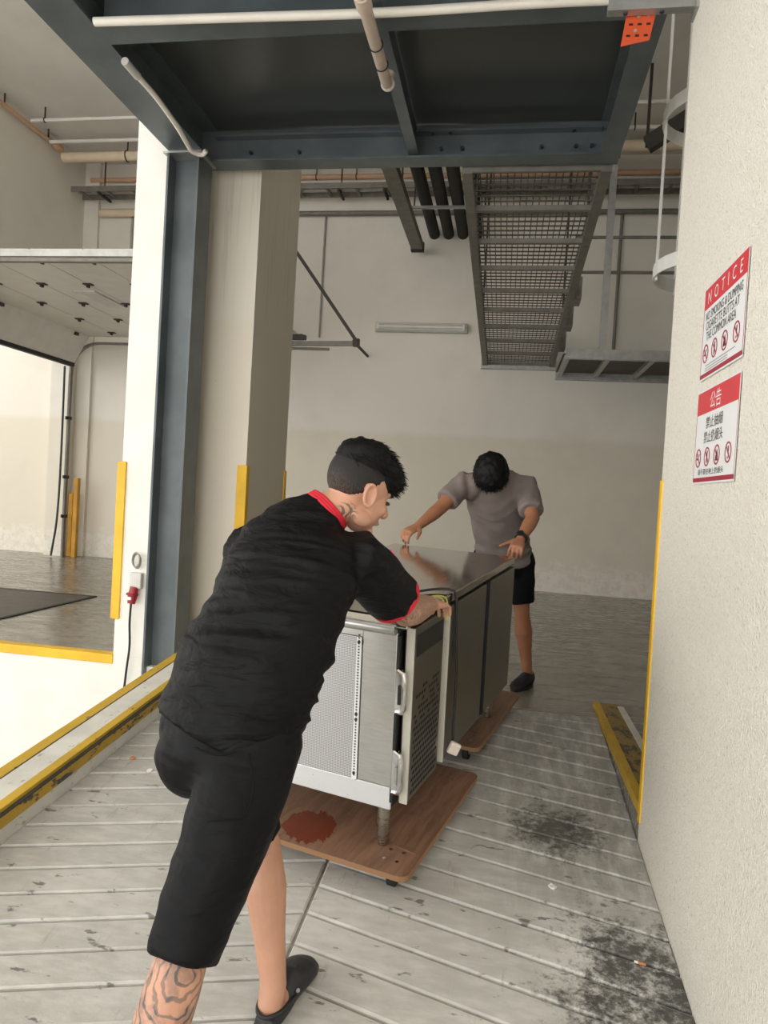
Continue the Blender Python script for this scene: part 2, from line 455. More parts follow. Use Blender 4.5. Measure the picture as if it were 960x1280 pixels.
# ramp: base slab with chevron strips of cement between recessed grooves
def ramp_box(x0, x1, y0, y1, top, depth):
    b = [(x0, y0), (x1, y0), (x1, y1), (x0, y1)]
    return MB().hexa([(x, y, rz(y)-depth) for x, y in b], [(x, y, rz(y)+top) for x, y in b])
ramp = struct('floor_ramp', ramp_box(XL, XR, -4.0, 4.4, -.013, 1.0), 'ramp_base')
SP = .15
for side in (-1, 1):
    sl = .285 if side < 0 else -.262
    xa, xb = (XL, XC-.006) if side < 0 else (XC+.006, XR)
    for k in range(-2, 28):
        a0 = 1.30 + k*SP + .006; a1 = a0 + SP - .012
        pts = []
        for x, y in ((xa, a0), (xb, a0), (xb, a1), (xa, a1)):
            yy = y + sl*(x-XC)
            pts.append((x, min(yy, 4.4)))
        if max(q[1] for q in pts)-min(q[1] for q in pts) < .02 or (pts[3][1]-pts[0][1] < .01 and pts[2][1]-pts[1][1] < .01): continue
        cx = sum(q[0] for q in pts)/4; cy = sum(q[1] for q in pts)/4
        ins = .006
        lo = [V((x, y, rz(y)-.02)) for x, y in pts]
        mid = [V((x, y, rz(y)-.006)) for x, y in pts]
        dy = random.uniform(-.0015, .0015)
        top = []
        for i, (x, y) in enumerate(pts):
            sx = ins if (i in (0, 3)) else -ins
            sy = ins if (i in (0, 1)) else -ins
            top.append(V((x+sx, y+sy, rz(y+sy)+dy)))
        mb = MB(); mb.rings([lo, mid, top])
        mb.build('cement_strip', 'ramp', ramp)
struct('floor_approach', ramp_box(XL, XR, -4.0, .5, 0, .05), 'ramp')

# left kerb along the ramp: white body, yellow stripes on top and face
kerb = T('ramp_kerb', 'long white ramp kerb with worn yellow stripes beside the loading bay', 'kerb', (-1.92, 1, rz(1)))
def kerb_piece(x0, x1, h0, h1, y0=-3.0, y1=4.66):
    b = [(x0, y0), (x1, y0), (x1, y1), (x0, y1)]
    return MB().hexa([(x, y, rz(y)+h0) for x, y in b], [(x, y, rz(y)+h1) for x, y in b])
kerb_piece(-2.04, XL, -1.1, .138).build('body', 'kerb_white', kerb, bevel=.006)
kerb_piece(-2.043, -1.985, .09, .1405).build('outer_stripe', 'yellow_kerb', kerb, label='worn yellow stripe along the outer edge')
kerb_piece(-1.862, XL+.002, .12, .1405).build('inner_stripe', 'yellow_kerb', kerb, label='worn yellow stripe along the inner edge')
kerb_piece(-1.81, XL+.003, .066, .1195).build('face_stripe', 'yellow_side', kerb, label='scraped yellow stripe on the ramp face')
kerb_piece(-1.984, -1.979, .12, .1395).build('joint_line', 'kerb_line', kerb)
kerb_piece(-1.80, XL+.0035, .1195, .1265).build('joint_line', 'kerb_line', kerb)
# right kerb by the corner
k2 = T('corner_kerb', 'short low kerb with trodden yellow paint beside the wall corner', 'kerb', (.69, 3.9, 0))
MB().box(.632, .80, 3.1, 4.66, -.05, .022).build('body', 'kerb_brown', k2, bevel=.006)
MB().box(.628, .665, 3.1, 4.66, -.02, .026).build('inner_stripe', 'yellow_kerb', k2)
MB().box(.765, .803, 3.1, 4.60, -.01, .025).build('outer_edge', 'kerb_white', k2)

# walls
struct('wall_right', MB().box(WX, 1.25, -4, 3.09, -1.2, 7.5), 'stucco')
struct('wall_back', MB().box(-14, 5.2, YB, YB+.3, -.2, 6.4), 'wall')
struct('wall_far_right', MB().box(5.0, 5.3, 3.1, YB, -.2, 6.4), 'wall')
struct('wall_bay_right', MB().box(1.25, 5.2, 2.9, 3.1, -1.2, 7.5), 'wall')
struct('wall_side', MB().box(-7.0, -6.7, 4.72, YB, 3.05, 6.4).box(-7.0, -6.7, 10.15, YB, 0, 3.05).box(-7.0, -6.7, 4.72, 6.2, 0, 3.05), 'wall')
struct('wall_dock_face', MB().box(-14, -2.04, 4.705, 4.9, -1.2, -.06).box(-2.66, -2.44, 4.70, 4.9, -1.2, -.001).box(-2.16, XL, 4.70, 4.9, -1.2, -.001), 'white_wall')
struct('ceiling', MB().box(-14, 5.3, 4.72, YB+.3, CZ, CZ+.3), 'ceiling')
struct('sky_block_slab', MB().box(-14, 5.3, -5.0, 4.72, CZ+.3, CZ+.6), 'ceiling')  # unseen slab added over the near side to block sky light
struct('wall_end', MB().box(-2.66, -2.43, 4.70, 6.0, .0, CZ), 'white_wall')
struct('wall_pillar', MB().box(-2.43, -1.89, 5.08, 6.04, -.05, CZ), 'pillar')
struct('trim_1', MB().box(-14, -2.66, 4.69, 4.78, -.062, .004), 'yellow', bevel=.004)   # dock nosing
struct('trim_2', MB().box(WX-.006, WX+.05, 3.055, 3.098, -.04, 1.37), 'yellow', bevel=.003)
struct('trim_3', MB().box(-2.69, -2.625, 4.685, 4.76, .26, 1.37), 'yellow', bevel=.004)
struct('trim_4', MB().box(-1.955, -1.878, 5.068, 5.13, .0, 1.40), 'yellow', bevel=.004)
struct('trim_5', MB().box(-1.94, -1.878, 6.0, 6.052, .0, 1.40), 'yellow', bevel=.004)
# back wall pilaster in the left corner
struct('trim_6', MB().box(-6.7, -6.46, YB-.06, YB, 0, CZ), 'wall')

# ------------------------------------------------------------------ steel canopy and its column
can = T('steel_canopy', 'blue-grey steel canopy platform with dark underside plates over the ramp', 'canopy', (-.9, 4.9, 3.5))
CB, CT = 3.50, 3.70
def ibeam_y(x0, x1, y0, y1, z0, z1, fl=.014, web=.012):
    xc = (x0+x1)/2
    return MB().box(x0, x1, y0, y1, z0, z0+fl).box(x0, x1, y0, y1, z1-fl, z1).box(xc-web/2, xc+web/2, y0, y1, z0+fl, z1-fl)
def ibeam_x(x0, x1, y0, y1, z0, z1, fl=.014, web=.012):
    yc = (y0+y1)/2
    return MB().box(x0, x1, y0, y1, z0, z0+fl).box(x0, x1, y0, y1, z1-fl, z1).box(x0, x1, yc-web/2, yc+web/2, z0+fl, z1-fl)
ibeam_y(-2.40, -2.16, 2.0, 4.95, CB, CT+.06).build('side_beam', 'steel', can)
ibeam_y(.475, .595, 2.0, 4.95, CB, CT+.06).build('side_beam', 'steel', can)
MB().box(-2.16, .475, 4.80, 4.95, CB, CB+.012).box(-2.41, .605, 4.885, 4.90, CB+.012, CT+.05).box(-2.16, .475, 4.82, 4.90, CT-.02, CT-.006).build('end_beam', 'steel', can)
ibeam_x(-2.16, .475, 3.36, 3.50, CB, CT+.04).build('cross_beam', 'steel', can)
ibeam_x(-2.16, .475, 2.05, 2.19, CB, CT+.04).build('cross_beam', 'steel', can)
MB().box(-.775, -.705, 3.5, 4.885, CB+.03, CB+.042).box(-.746, -.734, 3.5, 4.885, CB+.042, CT+.03).build('joist', 'steel', can)
MB().box(-.775, -.705, 2.19, 3.36, CB+.03, CB+.042).box(-.746, -.734, 2.19, 3.36, CB+.042, CT+.03).build('joist', 'steel', can)
for (x0, x1) in ((-2.40, -.742), (-.738, .59)):
    for (y0, y1) in ((3.432, 4.95), (2.0, 3.428)):
        MB().box(x0, x1, y0, y1, CT+.04+.02, CT+.075).build('underside_plate', 'plate', can)
for x in (-.56, -.42, .10, .32, .42, -1.55, -1.9):
    MB().cyl((x, 4.86, CB+.085), (x, 4.885, CB+.085), .013, 6).build('bolt', 'bolt', can)
for x in (-.62, -.50, .30):
    MB().cyl((x, 4.855, CT-.028), (x, 4.855, CT-.018), .014, 6).build('bolt', 'bolt', can)
colm = T('steel_column', 'blue-grey painted steel H column beside the white wall end', 'column', (-2.3, 4.78, -1.1))
MB().box(-2.418, -2.403, 4.66, 4.88, -1.1, CB).build('flange', 'steel', colm)
MB().box(-2.200, -2.185, 4.66, 4.88, -1.1, CB).build('flange', 'steel', colm)
MB().box(-2.403, -2.200, 4.765, 4.780, -1.1, CB).build('web', 'steel', colm)
MB().box(-2.44, -2.165, 4.64, 4.90, CB-.012, CB).build('cap_plate', 'galv', colm)

# conduits under the canopy
def pipe_thing(name, label, cat, pts, r, mat, n=12, parts=None, group=None):
    o = MB().tube(pts, r, n).build(name, mat, smooth='auto')
    tag(o, label, cat, group); return o
def arc(pts, k=8):
    """Catmull-Rom through the points"""
    P = [V(q) for q in pts]; P = [P[0]*2-P[1]]+P+[P[-1]*2-P[-2]]; out = []
    for i in range(1, len(P)-2):
        for j in range(k):
            t = j/k
            a, b, c, d = P[i-1], P[i], P[i+1], P[i+2]
            out.append(.5*((2*b)+(c-a)*t+(2*a-5*b+4*c-d)*t*t+(3*b-a-3*c+d)*t**3))
    out.append(P[-2]); return out
pipe_thing('conduit', 'long white PVC conduit slung under the canopy cross beam', 'conduit',
           arc([(-2.13, 3.30, 3.487), (-1.4, 3.31, 3.478), (-.7, 3.33, 3.478), (0.0, 3.33, 3.484), (.46, 3.34, 3.487)]), .021, 'pvc')
dp = T('drain_pipe', 'stubby white drain pipe tied beneath the middle of the canopy', 'pipe', (-.74, 3.3, 3.42))
MB().tube([(-.745, 2.6, 3.40), (-.745, 3.79, 3.415), (-.745, 3.83, 3.44), (-.745, 3.845, 3.498)], .030, 14).build('tube', 'pvc_old', dp, smooth='auto')
MB().cyl((-.745, 3.10, 3.405), (-.745, 3.18, 3.406), .037, 14).build('coupling', 'pvc_old', dp, smooth='auto')
MB().ball((-.745, 3.815, 3.428), .038).build('elbow', 'pvc', dp, smooth=True)
for y in (3.46, 3.62):
    MB().tube([(-.745+.034*math.cos(a), y, 3.412+.034*math.sin(a)) for a in [i*math.pi/8 for i in range(16)]], .003, 6, True).build('cable_tie', 'cable_black', dp)
fl = T('flexible_conduit', 'drooping white flexible conduit at the column head under the canopy', 'conduit', (-2.2, 4.6, 3.4))
MB().tube(arc([(-2.138, 3.72, 3.475), (-2.135, 3.95, 3.474), (-2.155, 4.25, 3.468), (-2.18, 4.45, 3.46), (-2.19, 4.56, 3.455), (-2.15, 4.62, 3.46), (-2.11, 4.60, 3.475)]), .016, 10).build('hose', 'pvc', fl, smooth=True)
MB().cyl((-2.138, 3.60, 3.475), (-2.138, 3.74, 3.475), .022).build('coupling', 'grey_plastic', fl, smooth='auto')

# strut channel and orange perforated strip fixed to the right wall
st = T('strut_channel', 'galvanised strut channel reaching from the right wall to the canopy', 'bracket', (.46, 3.1, 3.26))
MB().box(.29, .629, 3.02, 3.06, 3.232, 3.235).box(.29, .629, 3.02, 3.023, 3.235, 3.275).box(.29, .629, 3.057, 3.06, 3.235, 3.275).build('channel', 'galv', st)
MB().box(.619, .6295, 2.99, 3.085, 3.21, 3.295).build('wall_plate', 'galv', st)
for x in (.36, .50): MB().cyl((x, 3.04, 3.225), (x, 3.04, 3.232), .009, 6).build('bolt', 'bolt', st)
orp = T('perforated_strip', 'orange perforated metal strip hanging from the strut by the wall', 'bracket', (.42, 3.06, 3.2))
a = [(.375, 3.064, 3.30), (.492, 3.064, 3.30), (.462, 3.064, 3.135), (.352, 3.064, 3.115)]
MB().hexa(a, [(x, y+.004, z) for x, y, z in a]).build('plate', 'orange', orp)
for i in range(3):
    for j in range(3):
        x = .395+j*.034-i*.008; z_ = 3.245-i*.045
        MB().box(x-.008, x+.008, 3.0625, 3.0642, z_-.004, z_+.004).build('slot', 'hole', orp)
for (x, z_) in ((.415, 3.232), (.405, 3.175), (.452, 3.235)):
    MB().cyl((x, 3.0622, z_), (x, 3.066, z_), .007, 10).build('screw_hole', 'galv', orp)

# caged ladder beyond the corner
lad = T('ladder_cage', 'white caged cat ladder rising behind the right wall corner', 'ladder', (1.2, 4.55, 2.6))
lx, ly = 1.16, 4.55
for zc in (2.68, 3.60, 4.52, 5.44):
    pts = [(lx-.36*math.sin(t), ly+.36*math.cos(t)-.0, zc) for t in [math.radians(q) for q in range(-30, 211, 12)]]
    mb = MB(); mb.rings([[V(q)+V((0, 0, -.04)), V(q)+V((0, 0, .04)), V((lx+(q[0]-lx)*.975, ly+(q[1]-ly)*.975, zc+.04)), V((lx+(q[0]-lx)*.975, ly+(q[1]-ly)*.975, zc-.04))] for q in pts])
    mb.build('hoop', 'cage_white', lad)
for t in (90, 30, 150):
    t = math.radians(t); x, y = lx-.345*math.sin(t), ly+.345*math.cos(t)
    MB().bar((x, y, 2.62), (x, y, 6.0), .03, .012).build('cage_bar', 'cage_white', lad)
for y in (ly-.22, ly+.22): MB().bar((lx+.30, y, 2.2), (lx+.30, y, 6.0), .05, .02).build('stile', 'cage_white', lad)
for i in range(13): MB().cyl((lx+.30, ly-.22, 2.3+i*.28), (lx+.30, ly+.22, 2.3+i*.28), .012, 8).build('rung', 'cage_white', lad)

# ------------------------------------------------------------------ services under the ceiling
def hung_pipe(name, label, y, z_, r, mat, x0=-6.9, x1=4.9, hang=()):
    t = T(name, label, 'pipe', (x0, y, z_))
    MB().cyl((x0, y, z_), (x1, y, z_), r, 12).build('tube', mat, t, smooth='auto')
    for x in hang:
        MB().cyl((x, y, z_+r*.5), (x, y, CZ), .010, 6).build('hanger_rod', 'dark_metal', t)
        MB().tube([(x, y+(r+.006)*math.cos(q), z_+(r+.006)*math.sin(q)) for q in [i*math.pi/6 for i in range(12)]], .008, 6, True).build('pipe_ring', 'dark_metal', t)
    return t
hung_pipe('sprinkler_pipe', 'thin white sprinkler pipe highest under the ceiling', 8.75, 5.93, .022, 'cage_white', -6.5, hang=(-6.3, -4.6, .9, 2.3))
hung_pipe('water_pipe', 'thin white water pipe just below the sprinkler pipe', 9.30, 5.92, .025, 'cage_white', -6.6, hang=(-5.0, 1.3))
hung_pipe('soil_pipe', 'thick cream soil pipe running across under the ceiling', 9.62, 5.85, .07, 'pipe_cream', -6.6, hang=(-5.6, -4.9, 1.0, 2.1))
hung_pipe('gas_pipe', 'pink painted pipe along the top of the back wall', 10.33, 5.83, .035, 'pipe_pink', -6.6, hang=(-3.0, -2.4))
hung_pipe('drain_pipe', 'cream drain pipe below the cable tray at the back wall', 10.31, 5.32, .06, 'pipe_cream', -6.4, -3.6)
hung_pipe('conduit_pipe', 'dark grey conduit below the cable tray at the back wall', 10.33, 5.30, .035, 'galv_dull', -3.5, 4.9)
tr = T('cable_tray', 'long galvanised cable tray hung along the back wall', 'cable tray', (-6.4, 10.0, 5.5))
MB().box(-6.65, 4.9, 9.90, 9.912, 5.48, 5.56).build('side_rail', 'galv_dull', tr)
MB().box(-6.65, 4.9, 10.20, 10.212, 5.48, 5.56).build('side_rail', 'galv_dull', tr)
for i in range(28):
    x = -6.5+i*.42
    MB().box(x-.02, x+.02, 9.912, 10.2, 5.485, 5.50).build('rung', 'galv_dull', tr)
MB().tube(arc([(-6.6, 10.05, 5.53), (-3, 10.08, 5.53), (0, 10.05, 5.53), (4.8, 10.06, 5.53)]), .03, 8).build('cable', 'pipe_grey', tr)
for x in (-6.2, -4.9, -2.55, -1.9, 1.2, 2.2):
    MB().cyl((x, 10.06, 5.48), (x, 10.06, CZ), .011, 6).build('hanger_rod', 'dark_metal', tr)
    MB().bar((x, 9.88, 5.46), (x, 10.24, 5.46), .03, .03).build('hanger_bar', 'dark_metal', tr)
sp = T('side_pipe', 'rusty thin pipe along the top of the left side wall', 'pipe', (-6.5, 8, 5.9))
MB().cyl((-6.63, 4.9, 5.95), (-6.63, 9.6, 5.95), .03, 10).build('tube', 'pipe_pink', sp, smooth='auto')
MB().ball((-6.62, 9.5, 5.95), (.06, .12, .06)).build('valve', 'pipe_pink', sp, smooth=True)
for y in (7.0, 8.4, 9.3): MB().cyl((-6.63, y, 5.95), (-6.63, y, CZ), .011, 6).build('hanger_rod', 'dark_metal', sp)
# black insulated pipes with trapeze bars, and the channel beside them
for i, lb in enumerate(('nearest the hanging channel', 'second from the hanging channel', 'third from the hanging channel', 'farthest from the hanging channel beside the catwalk')):
    x = -1.22+i*.205
    o = MB().cyl((x, 5.6, 5.02), (x, YB, 5.02), .078, 14).build('insulated_pipe', 'black_pipe', smooth='auto')
    tag(o, 'black insulated pipe into the back wall, '+lb, 'pipe', 'black insulated pipes')
tz = T('trapeze_hanger', 'grey trapeze hanger bars carrying the black insulated pipes', 'hanger', (-.9, 8.0, 4.9))
for y in (6.6, 7.75, 9.2):
    MB().bar((-1.42, y, 4.925), (-.42, y, 4.925), .045, .03).build('bar', 'galv', tz)
    for x in (-1.36, -.46): MB().cyl((x, y, 4.92), (x, y, CZ), .011, 6).build('rod', 'dark_metal', tz)
ch = T('hanging_channel', 'grey steel channel running out from the back wall beside black pipes', 'channel', (-1.45, 9.9, 4.72))
MB().box(-1.50, -1.34, 5.6, 10.1, 4.70, 4.712).box(-1.50, -1.49, 5.6, 10.1, 4.712, 4.80).box(-1.35, -1.34, 5.6, 10.1, 4.712, 4.80).build('channel', 'galv_dull', ch)
MB().box(-1.51, -1.33, 10.1, 10.2, 4.69, 4.81).build('end_cap', 'rubber', ch)
for y in (6.5, 8.5): MB().cyl((-1.42, y, 4.7), (-1.42, y, CZ), .011, 6).build('rod', 'dark_metal', ch)
# bracket of the overhead track, centre left
br = T('track_bracket', 'dark triangular hanger of the door track beside the pillar', 'bracket', (-2.6, 9.3, 3.3))
MB().bar((-2.05, 9.4, 3.22), (-3.25, 9.4, 3.19), .05, .06).build('track_end', 'galv_dull', br)
MB().bar((-2.05, 9.4, 3.24), (-3.35, 9.4, 4.95), .045, .02, (0, 1, 0)).build('diagonal_strut', 'dark_metal', br)
MB().box(-2.10, -2.02, 9.36, 9.44, 3.18, 3.28).build('joint_plate', 'dark_metal', br)
MB().box(-2.95, -2.75, 9.35, 9.42, 3.25, 3.31).build('spring_mount', 'dark_metal', br)
MB().bar((-3.25, 9.4, 3.3), (-2.8, 9.4, 3.32), .02, .02).build('cable_arm', 'dark_metal', br)
MB().cyl((-2.1, 9.4, 3.25), (-2.1, YB, 3.25), .02, 8).build('wall_stay', 'dark_metal', br)
# conduits on the back wall
for x, z0, z1, r, mt, lb in ((-2.84, 3.5, 5.3, .014, 'pipe_grey', 'thin grey conduit on the back wall beside the pillar'),
                             (1.36, 3.1, 5.3, .022, 'galv_dull', 'vertical grey conduit on the back wall behind the landing'),
                             (-5.9, 4.6, 5.4, .02, 'pipe_grey', 'short vertical conduit on the back wall above the raised door')):
    pipe_thing('wall_conduit', lb, 'conduit', [(x, YB-.03, z0), (x, YB-.03, z1)], r, mt, 8)
li = T('batten_light', 'unlit twin fluorescent batten light on the back wall', 'light', (-1.3, YB-.1, 3.6))
MB().box(-2.0, -.66, YB-.09, YB, 3.60, 3.73).build('housing', 'lamp_body', li, bevel=.01)
MB().box(-1.97, -.69, YB-.13, YB-.09, 3.615, 3.715).build('diffuser', 'diffuser', li, bevel=.015)
for z_ in (3.64, 3.69): MB().cyl((-1.93, YB-.133, z_), (-.73, YB-.133, z_), .012, 8).build('tube', 'lamp_body', li)

# ------------------------------------------------------------------ catwalk with mesh floor, and its landing
cw = T('catwalk', 'long overhead catwalk with wire mesh floor leading to the back wall', 'catwalk', (.05, 7.5, 3.3))
def cz(y): return 3.47 + (3.15-3.47)*(y-4.9)/(10.33-4.9)
CY0, CY1 = 4.98, 10.33
def cwbox(x0, x1, y0, y1, d0, d1):
    b = [(x0, y0), (x1, y0), (x1, y1), (x0, y1)]
    return MB().hexa([(x, y, cz(y)+d0) for x, y in b], [(x, y, cz(y)+d1) for x, y in b])
cwbox(-.42, -.35, CY0, CY1, 0, .12).build('side_rail', 'galv_dull', cw)
cwbox(.50, .57, CY0, CY1, 0, .12).build('side_rail', 'galv_dull', cw)
NB = 9
for i in range(NB+1):
    y = CY0 + (CY1-CY0)*i/NB
    cwbox(-.35, .50, y-.018 if i else y, y+.018 if i < NB else y, .01, .05).build('cross_bar', 'galv_dull', cw)
for i in range(NB):
    y0 = CY0+(CY1-CY0)*i/NB; y1 = CY0+(CY1-CY0)*(i+1)/NB
    mb = MB(); q = .0035
    for k in range(1, 18):
        x = -.35+.85*k/18
        b = [(x-q, y0), (x+q, y0), (x+q, y1), (x-q, y1)]
        mb.hexa([(a_, b_, cz(b_)+.050) for a_, b_ in b], [(a_, b_, cz(b_)+.058) for a_, b_ in b])
    for k in range(1, 7):
        y = y0+(y1-y0)*k/7
        b = [(-.35, y-.006), (.50, y-.006), (.50, y+.006), (-.35, y+.006)]
        mb.hexa([(a_, b_, cz(b_)+.043) for a_, b_ in b], [(a_, b_, cz(b_)+.052) for a_, b_ in b])
    mb.build('mesh_panel', 'mesh_wire', cw, kind='stuff')
cwbox(-.44, .60, CY1, CY1+.06, -.04, .10).build('wall_angle', 'galv', cw)
for x in (-.385, .535):
    for y in (6.2, 8.6): MB().cyl((x, y, cz(y)), (x, y, CZ), .012, 6).build('hanger_rod', 'dark_metal', cw)
for y in (7.6, 8.5, 9.4):
    cwbox(.57, .64, y-.12, y+.12, .0, .22).build('side_bracket', 'galv_dull', cw)
ld = T('catwalk_landing', 'grey slatted landing of the catwalk fixed to the back wall', 'landing', (1.5, 9.6, 3.05))
MB().box(.64, 3.2, 9.02, 9.09, 3.02, 3.14).build('edge_beam', 'galv', ld)
MB().box(.60, 3.2, 10.30, 10.38, 2.98, 3.10).build('wall_beam', 'galv', ld)
for x in (.62, 1.10, 1.62, 2.15, 2.7): MB().box(x, x+.06, 9.05, 10.34, 3.015, 3.07).build('rung', 'galv', ld)
MB().box(.6, 3.2, 9.05, 10.34, 3.075, 3.085).build('deck', 'mesh_wire', ld)
for x in (1.06, 2.6): MB().box(x-.04, x+.04, 9.05, 9.11, 3.1, CZ).build('hanger_post', 'galv', ld)
for z_ in (4.08, 4.50): MB().cyl((.66, 9.08, z_), (3.2, 9.08, z_), .02, 8).build('guard_rail', 'galv_dull', ld, smooth='auto')
bm2 = T('brace_beam', 'dark diagonal brace beam below the ceiling near the ladder cage', 'beam', (1.6, 9, 5.6))
MB().bar((1.30, 8.3, 5.22), (2.4, 8.0, 5.85), .12, .16).build('beam', 'dark_metal', bm2)
MB().bar((1.30, 8.3, 5.2), (1.30, 8.3, CZ), .03, .03).build('hanger', 'dark_metal', bm2)

# ------------------------------------------------------------------ raised sectional door in the left side wall
sd = T('sectional_door', 'white sectional overhead door raised on its tracks in the left bay', 'door', (-6.6, 8.2, 0))
DY0, DY1, DZ = 6.3, 10.02, 3.36
for i in range(6):
    x0 = -6.32+i*.56
    o = MB().box(x0+.004, x0+.556, DY0, DY1, DZ, DZ+.045).build('door_section', 'door_panel', sd, bevel=.004)
    if i:
        for y in (6.5, 7.3, 8.1, 8.9, 9.7):
            h = MB().box(x0-.05, x0+.05, y-.035, y+.035, DZ-.012, DZ)
            h.box(x0-.012, x0+.012, y-.02, y+.02, DZ-.04, DZ-.012).build('hinge', 'dark_metal', o)
a = [(-6.32, DZ), (-6.32, DZ+.045), (-6.585, 2.95), (-6.54, 2.95)]
mb = MB().hexa([(-6.54, DY0, 2.95), (-6.31, DY0, DZ), (-6.31, DY0, DZ+.045), (-6.585, DY0, 2.95)], [(-6.54, DY1, 2.95), (-6.31, DY1, DZ), (-6.31, DY1, DZ+.045), (-6.585, DY1, 2.95)])
mb.build('door_section', 'door_panel', sd)
MB().bar((-6.33, DY0, DZ-.004), (-6.33, DY1, DZ-.004), .02, .02).build('joint_seal', 'dark_metal', sd)
MB().box(-6.60, -6.53, DY0, DY1, 2.90, 2.955).build('bottom_seal', 'rubber', sd)
for y in (6.5, 8.1, 9.7): MB().box(-6.40, -6.30, y-.04, y+.04, DZ-.05, DZ-.01).build('hinge', 'dark_metal', sd)
w = MB().box(-4.98, -4.72, 7.55, 8.25, DZ-.014, DZ).build('door_window', 'grey_plastic', sd)
MB().box(-4.93, -4.77, 7.62, 8.18, DZ-.016, DZ-.013).build('pane', 'lamp_body', w)
for y, s_ in ((DY1+.05, 1), (DY0-.06, -1)):
    pts = [(-6.62, y, 0), (-6.62, y, 2.75)] + [(-6.62+.45*(1-math.cos(t)), y, 2.82+.45*math.sin(t)) for t in [i*math.pi/16 for i in range(1, 9)]] + [(-2.6, y, 3.27)]
    mb = MB()
    for p_, q_ in zip(pts[:-1], pts[1:]): mb.bar(p_, q_, .03, .06, (0, 1, 0))
    mb.build('track', 'galv_dull', sd)
MB().box(-6.4, -2.66, DY0-.10, DY0-.07, 3.30, 3.36).build('track_rail', 'galv', sd)
for z_ in (.6, 1.2, 2.1): MB().box(-6.66, -6.60, DY1+.02, DY1+.10, z_, z_+.05).build('track_clamp', 'dark_metal', sd)
MB().tube(arc([(-6.68, 10.0, 2.9), (-6.66, 9.98, 1.5), (-6.68, 9.98, .6), (-6.74, 9.96, .02)]), .016, 8).build('pull_cord', 'cable_black', sd)
for x, y, hh, lb in ((-6.46, 10.12, 1.22, 'taller ochre guard post beside the left door track'), (-6.60, 10.22, .98, 'shorter ochre guard post behind the door track')):
    o = MB().box(x-.035, x+.035, y-.035, y+.035, 0, hh).build('guard_post', 'ochre', bevel=.008)
    tag(o, lb, 'post', 'guard posts at the left door')
lv = T('dock_leveler', 'dark steel dock leveler plate set in the left bay floor', 'dock leveler', (-5.2, 5.9, 0))
MB().box(-6.3, -4.16, 4.86, 6.88, -.02, .006).build('plate', 'leveler', lv)
MB().box(-4.17, -4.13, 4.86, 6.92, -.02, .009).build('edge_strip', 'rubber', lv)
MB().box(-6.3, -4.13, 6.88, 6.92, -.02, .009).build('edge_strip', 'rubber', lv)

# industrial socket with a red plug on the white wall end
so = T('wall_socket', 'grey industrial socket with a pale cable coil on the white wall end', 'socket', (-2.5, 4.69, .6))
MB().box(-2.545, -2.455, 4.655, 4.70, .49, .60).build('box', 'grey_plastic', so, bevel=.008)
for i in range(3):
    MB().tube([(-2.50+.028*math.cos(t), 4.675-.01*i, .68+.05*math.sin(t)+.006*i) for t in [k*math.pi/10 for k in range(20)]], .0055, 6, True).build('cable_loop', 'pipe_grey', so, smooth=True)
pl = T('industrial_plug', 'dark red industrial plug hanging by its cable from the grey socket', 'plug', (-2.51, 4.66, .4))
MB().tube([(-2.505, 4.665, .50), (-2.51, 4.655, .44), (-2.515, 4.648, .385)], [.028, .034, .026], 14).build('body', 'red_plastic', pl, smooth='auto')
MB().tube([(-2.51, 4.65, .455), (-2.511, 4.65, .445)], [.042, .042], 14).build('collar', 'red_plastic', pl, smooth='auto')
MB().box(-2.525, -2.50, 4.612, 4.622, .415, .435).build('label_plate', 'sign_white', pl)
MB().tube(arc([(-2.515, 4.648, .39), (-2.52, 4.65, .25), (-2.515, 4.655, .08), (-2.535, 4.66, -.12), (-2.56, 4.66, -.5), (-2.58, 4.66, -1.08)]), .008, 8).build('cable', 'cable_black', pl, smooth=True)

# ------------------------------------------------------------------ notices on the right wall
def text_mesh(body, name='lettering'):
    cu = bpy.data.curves.new(name, 'FONT'); cu.body = body; cu.resolution_u = 3
    o = bpy.data.objects.new(name, cu); col.objects.link(o)
    dg = bpy.context.evaluated_depsgraph_get()
    me = bpy.data.meshes.new_from_object(o.evaluated_get(dg))
    bpy.data.objects.remove(o); bpy.data.curves.remove(cu)
    return me
def sign_pt(o, s, t, d):           # s to the reader's right (-y), t up, d out of the wall (-x)
    return V((WX-.004-d, o[0]-s, o[1]+t))
def sign_text(par, o, body, s0, s1, t0, t1, mat, fit=True):
    me = text_mesh(body)
    xs = [v.co.x for v in me.vertices]; ys = [v.co.y for v in me.vertices]
    if not xs: return
    ax, bx, ay, by = min(xs), max(xs), min(ys), max(ys)
    inv = full(par).inverted()
    for v in me.vertices:
        s_ = s0+(v.co.x-ax)/(bx-ax)*(s1-s0); t_ = t0+(v.co.y-ay)/(by-ay)*(t1-t0)
        v.co = inv @ sign_pt(o, s_, t_, .0016)
    me.materials.clear(); me.materials.append(MAT[mat])
    ob = bpy.data.objects.new('lettering', me); col.objects.link(ob); ob.parent = par
def sign_rect(par, o, s0, s1, t0, t1, d, mat, name):
    q = [sign_pt(o, s0, t0, 0), sign_pt(o, s1, t0, 0), sign_pt(o, s1, t1, 0), sign_pt(o, s0, t1, 0)]
    MB().hexa(q, [x+V((-d, 0, 0)) for x in q]).build(name, mat, par)
def sign_poly(par, o, pts, mat, name, d=.0016):
    q = [sign_pt(o, s, t, d-.0004) for s, t in pts]
    MB().hexa(q, [x+V((-.0004, 0, 0)) for x in q]).build(name, mat, par)
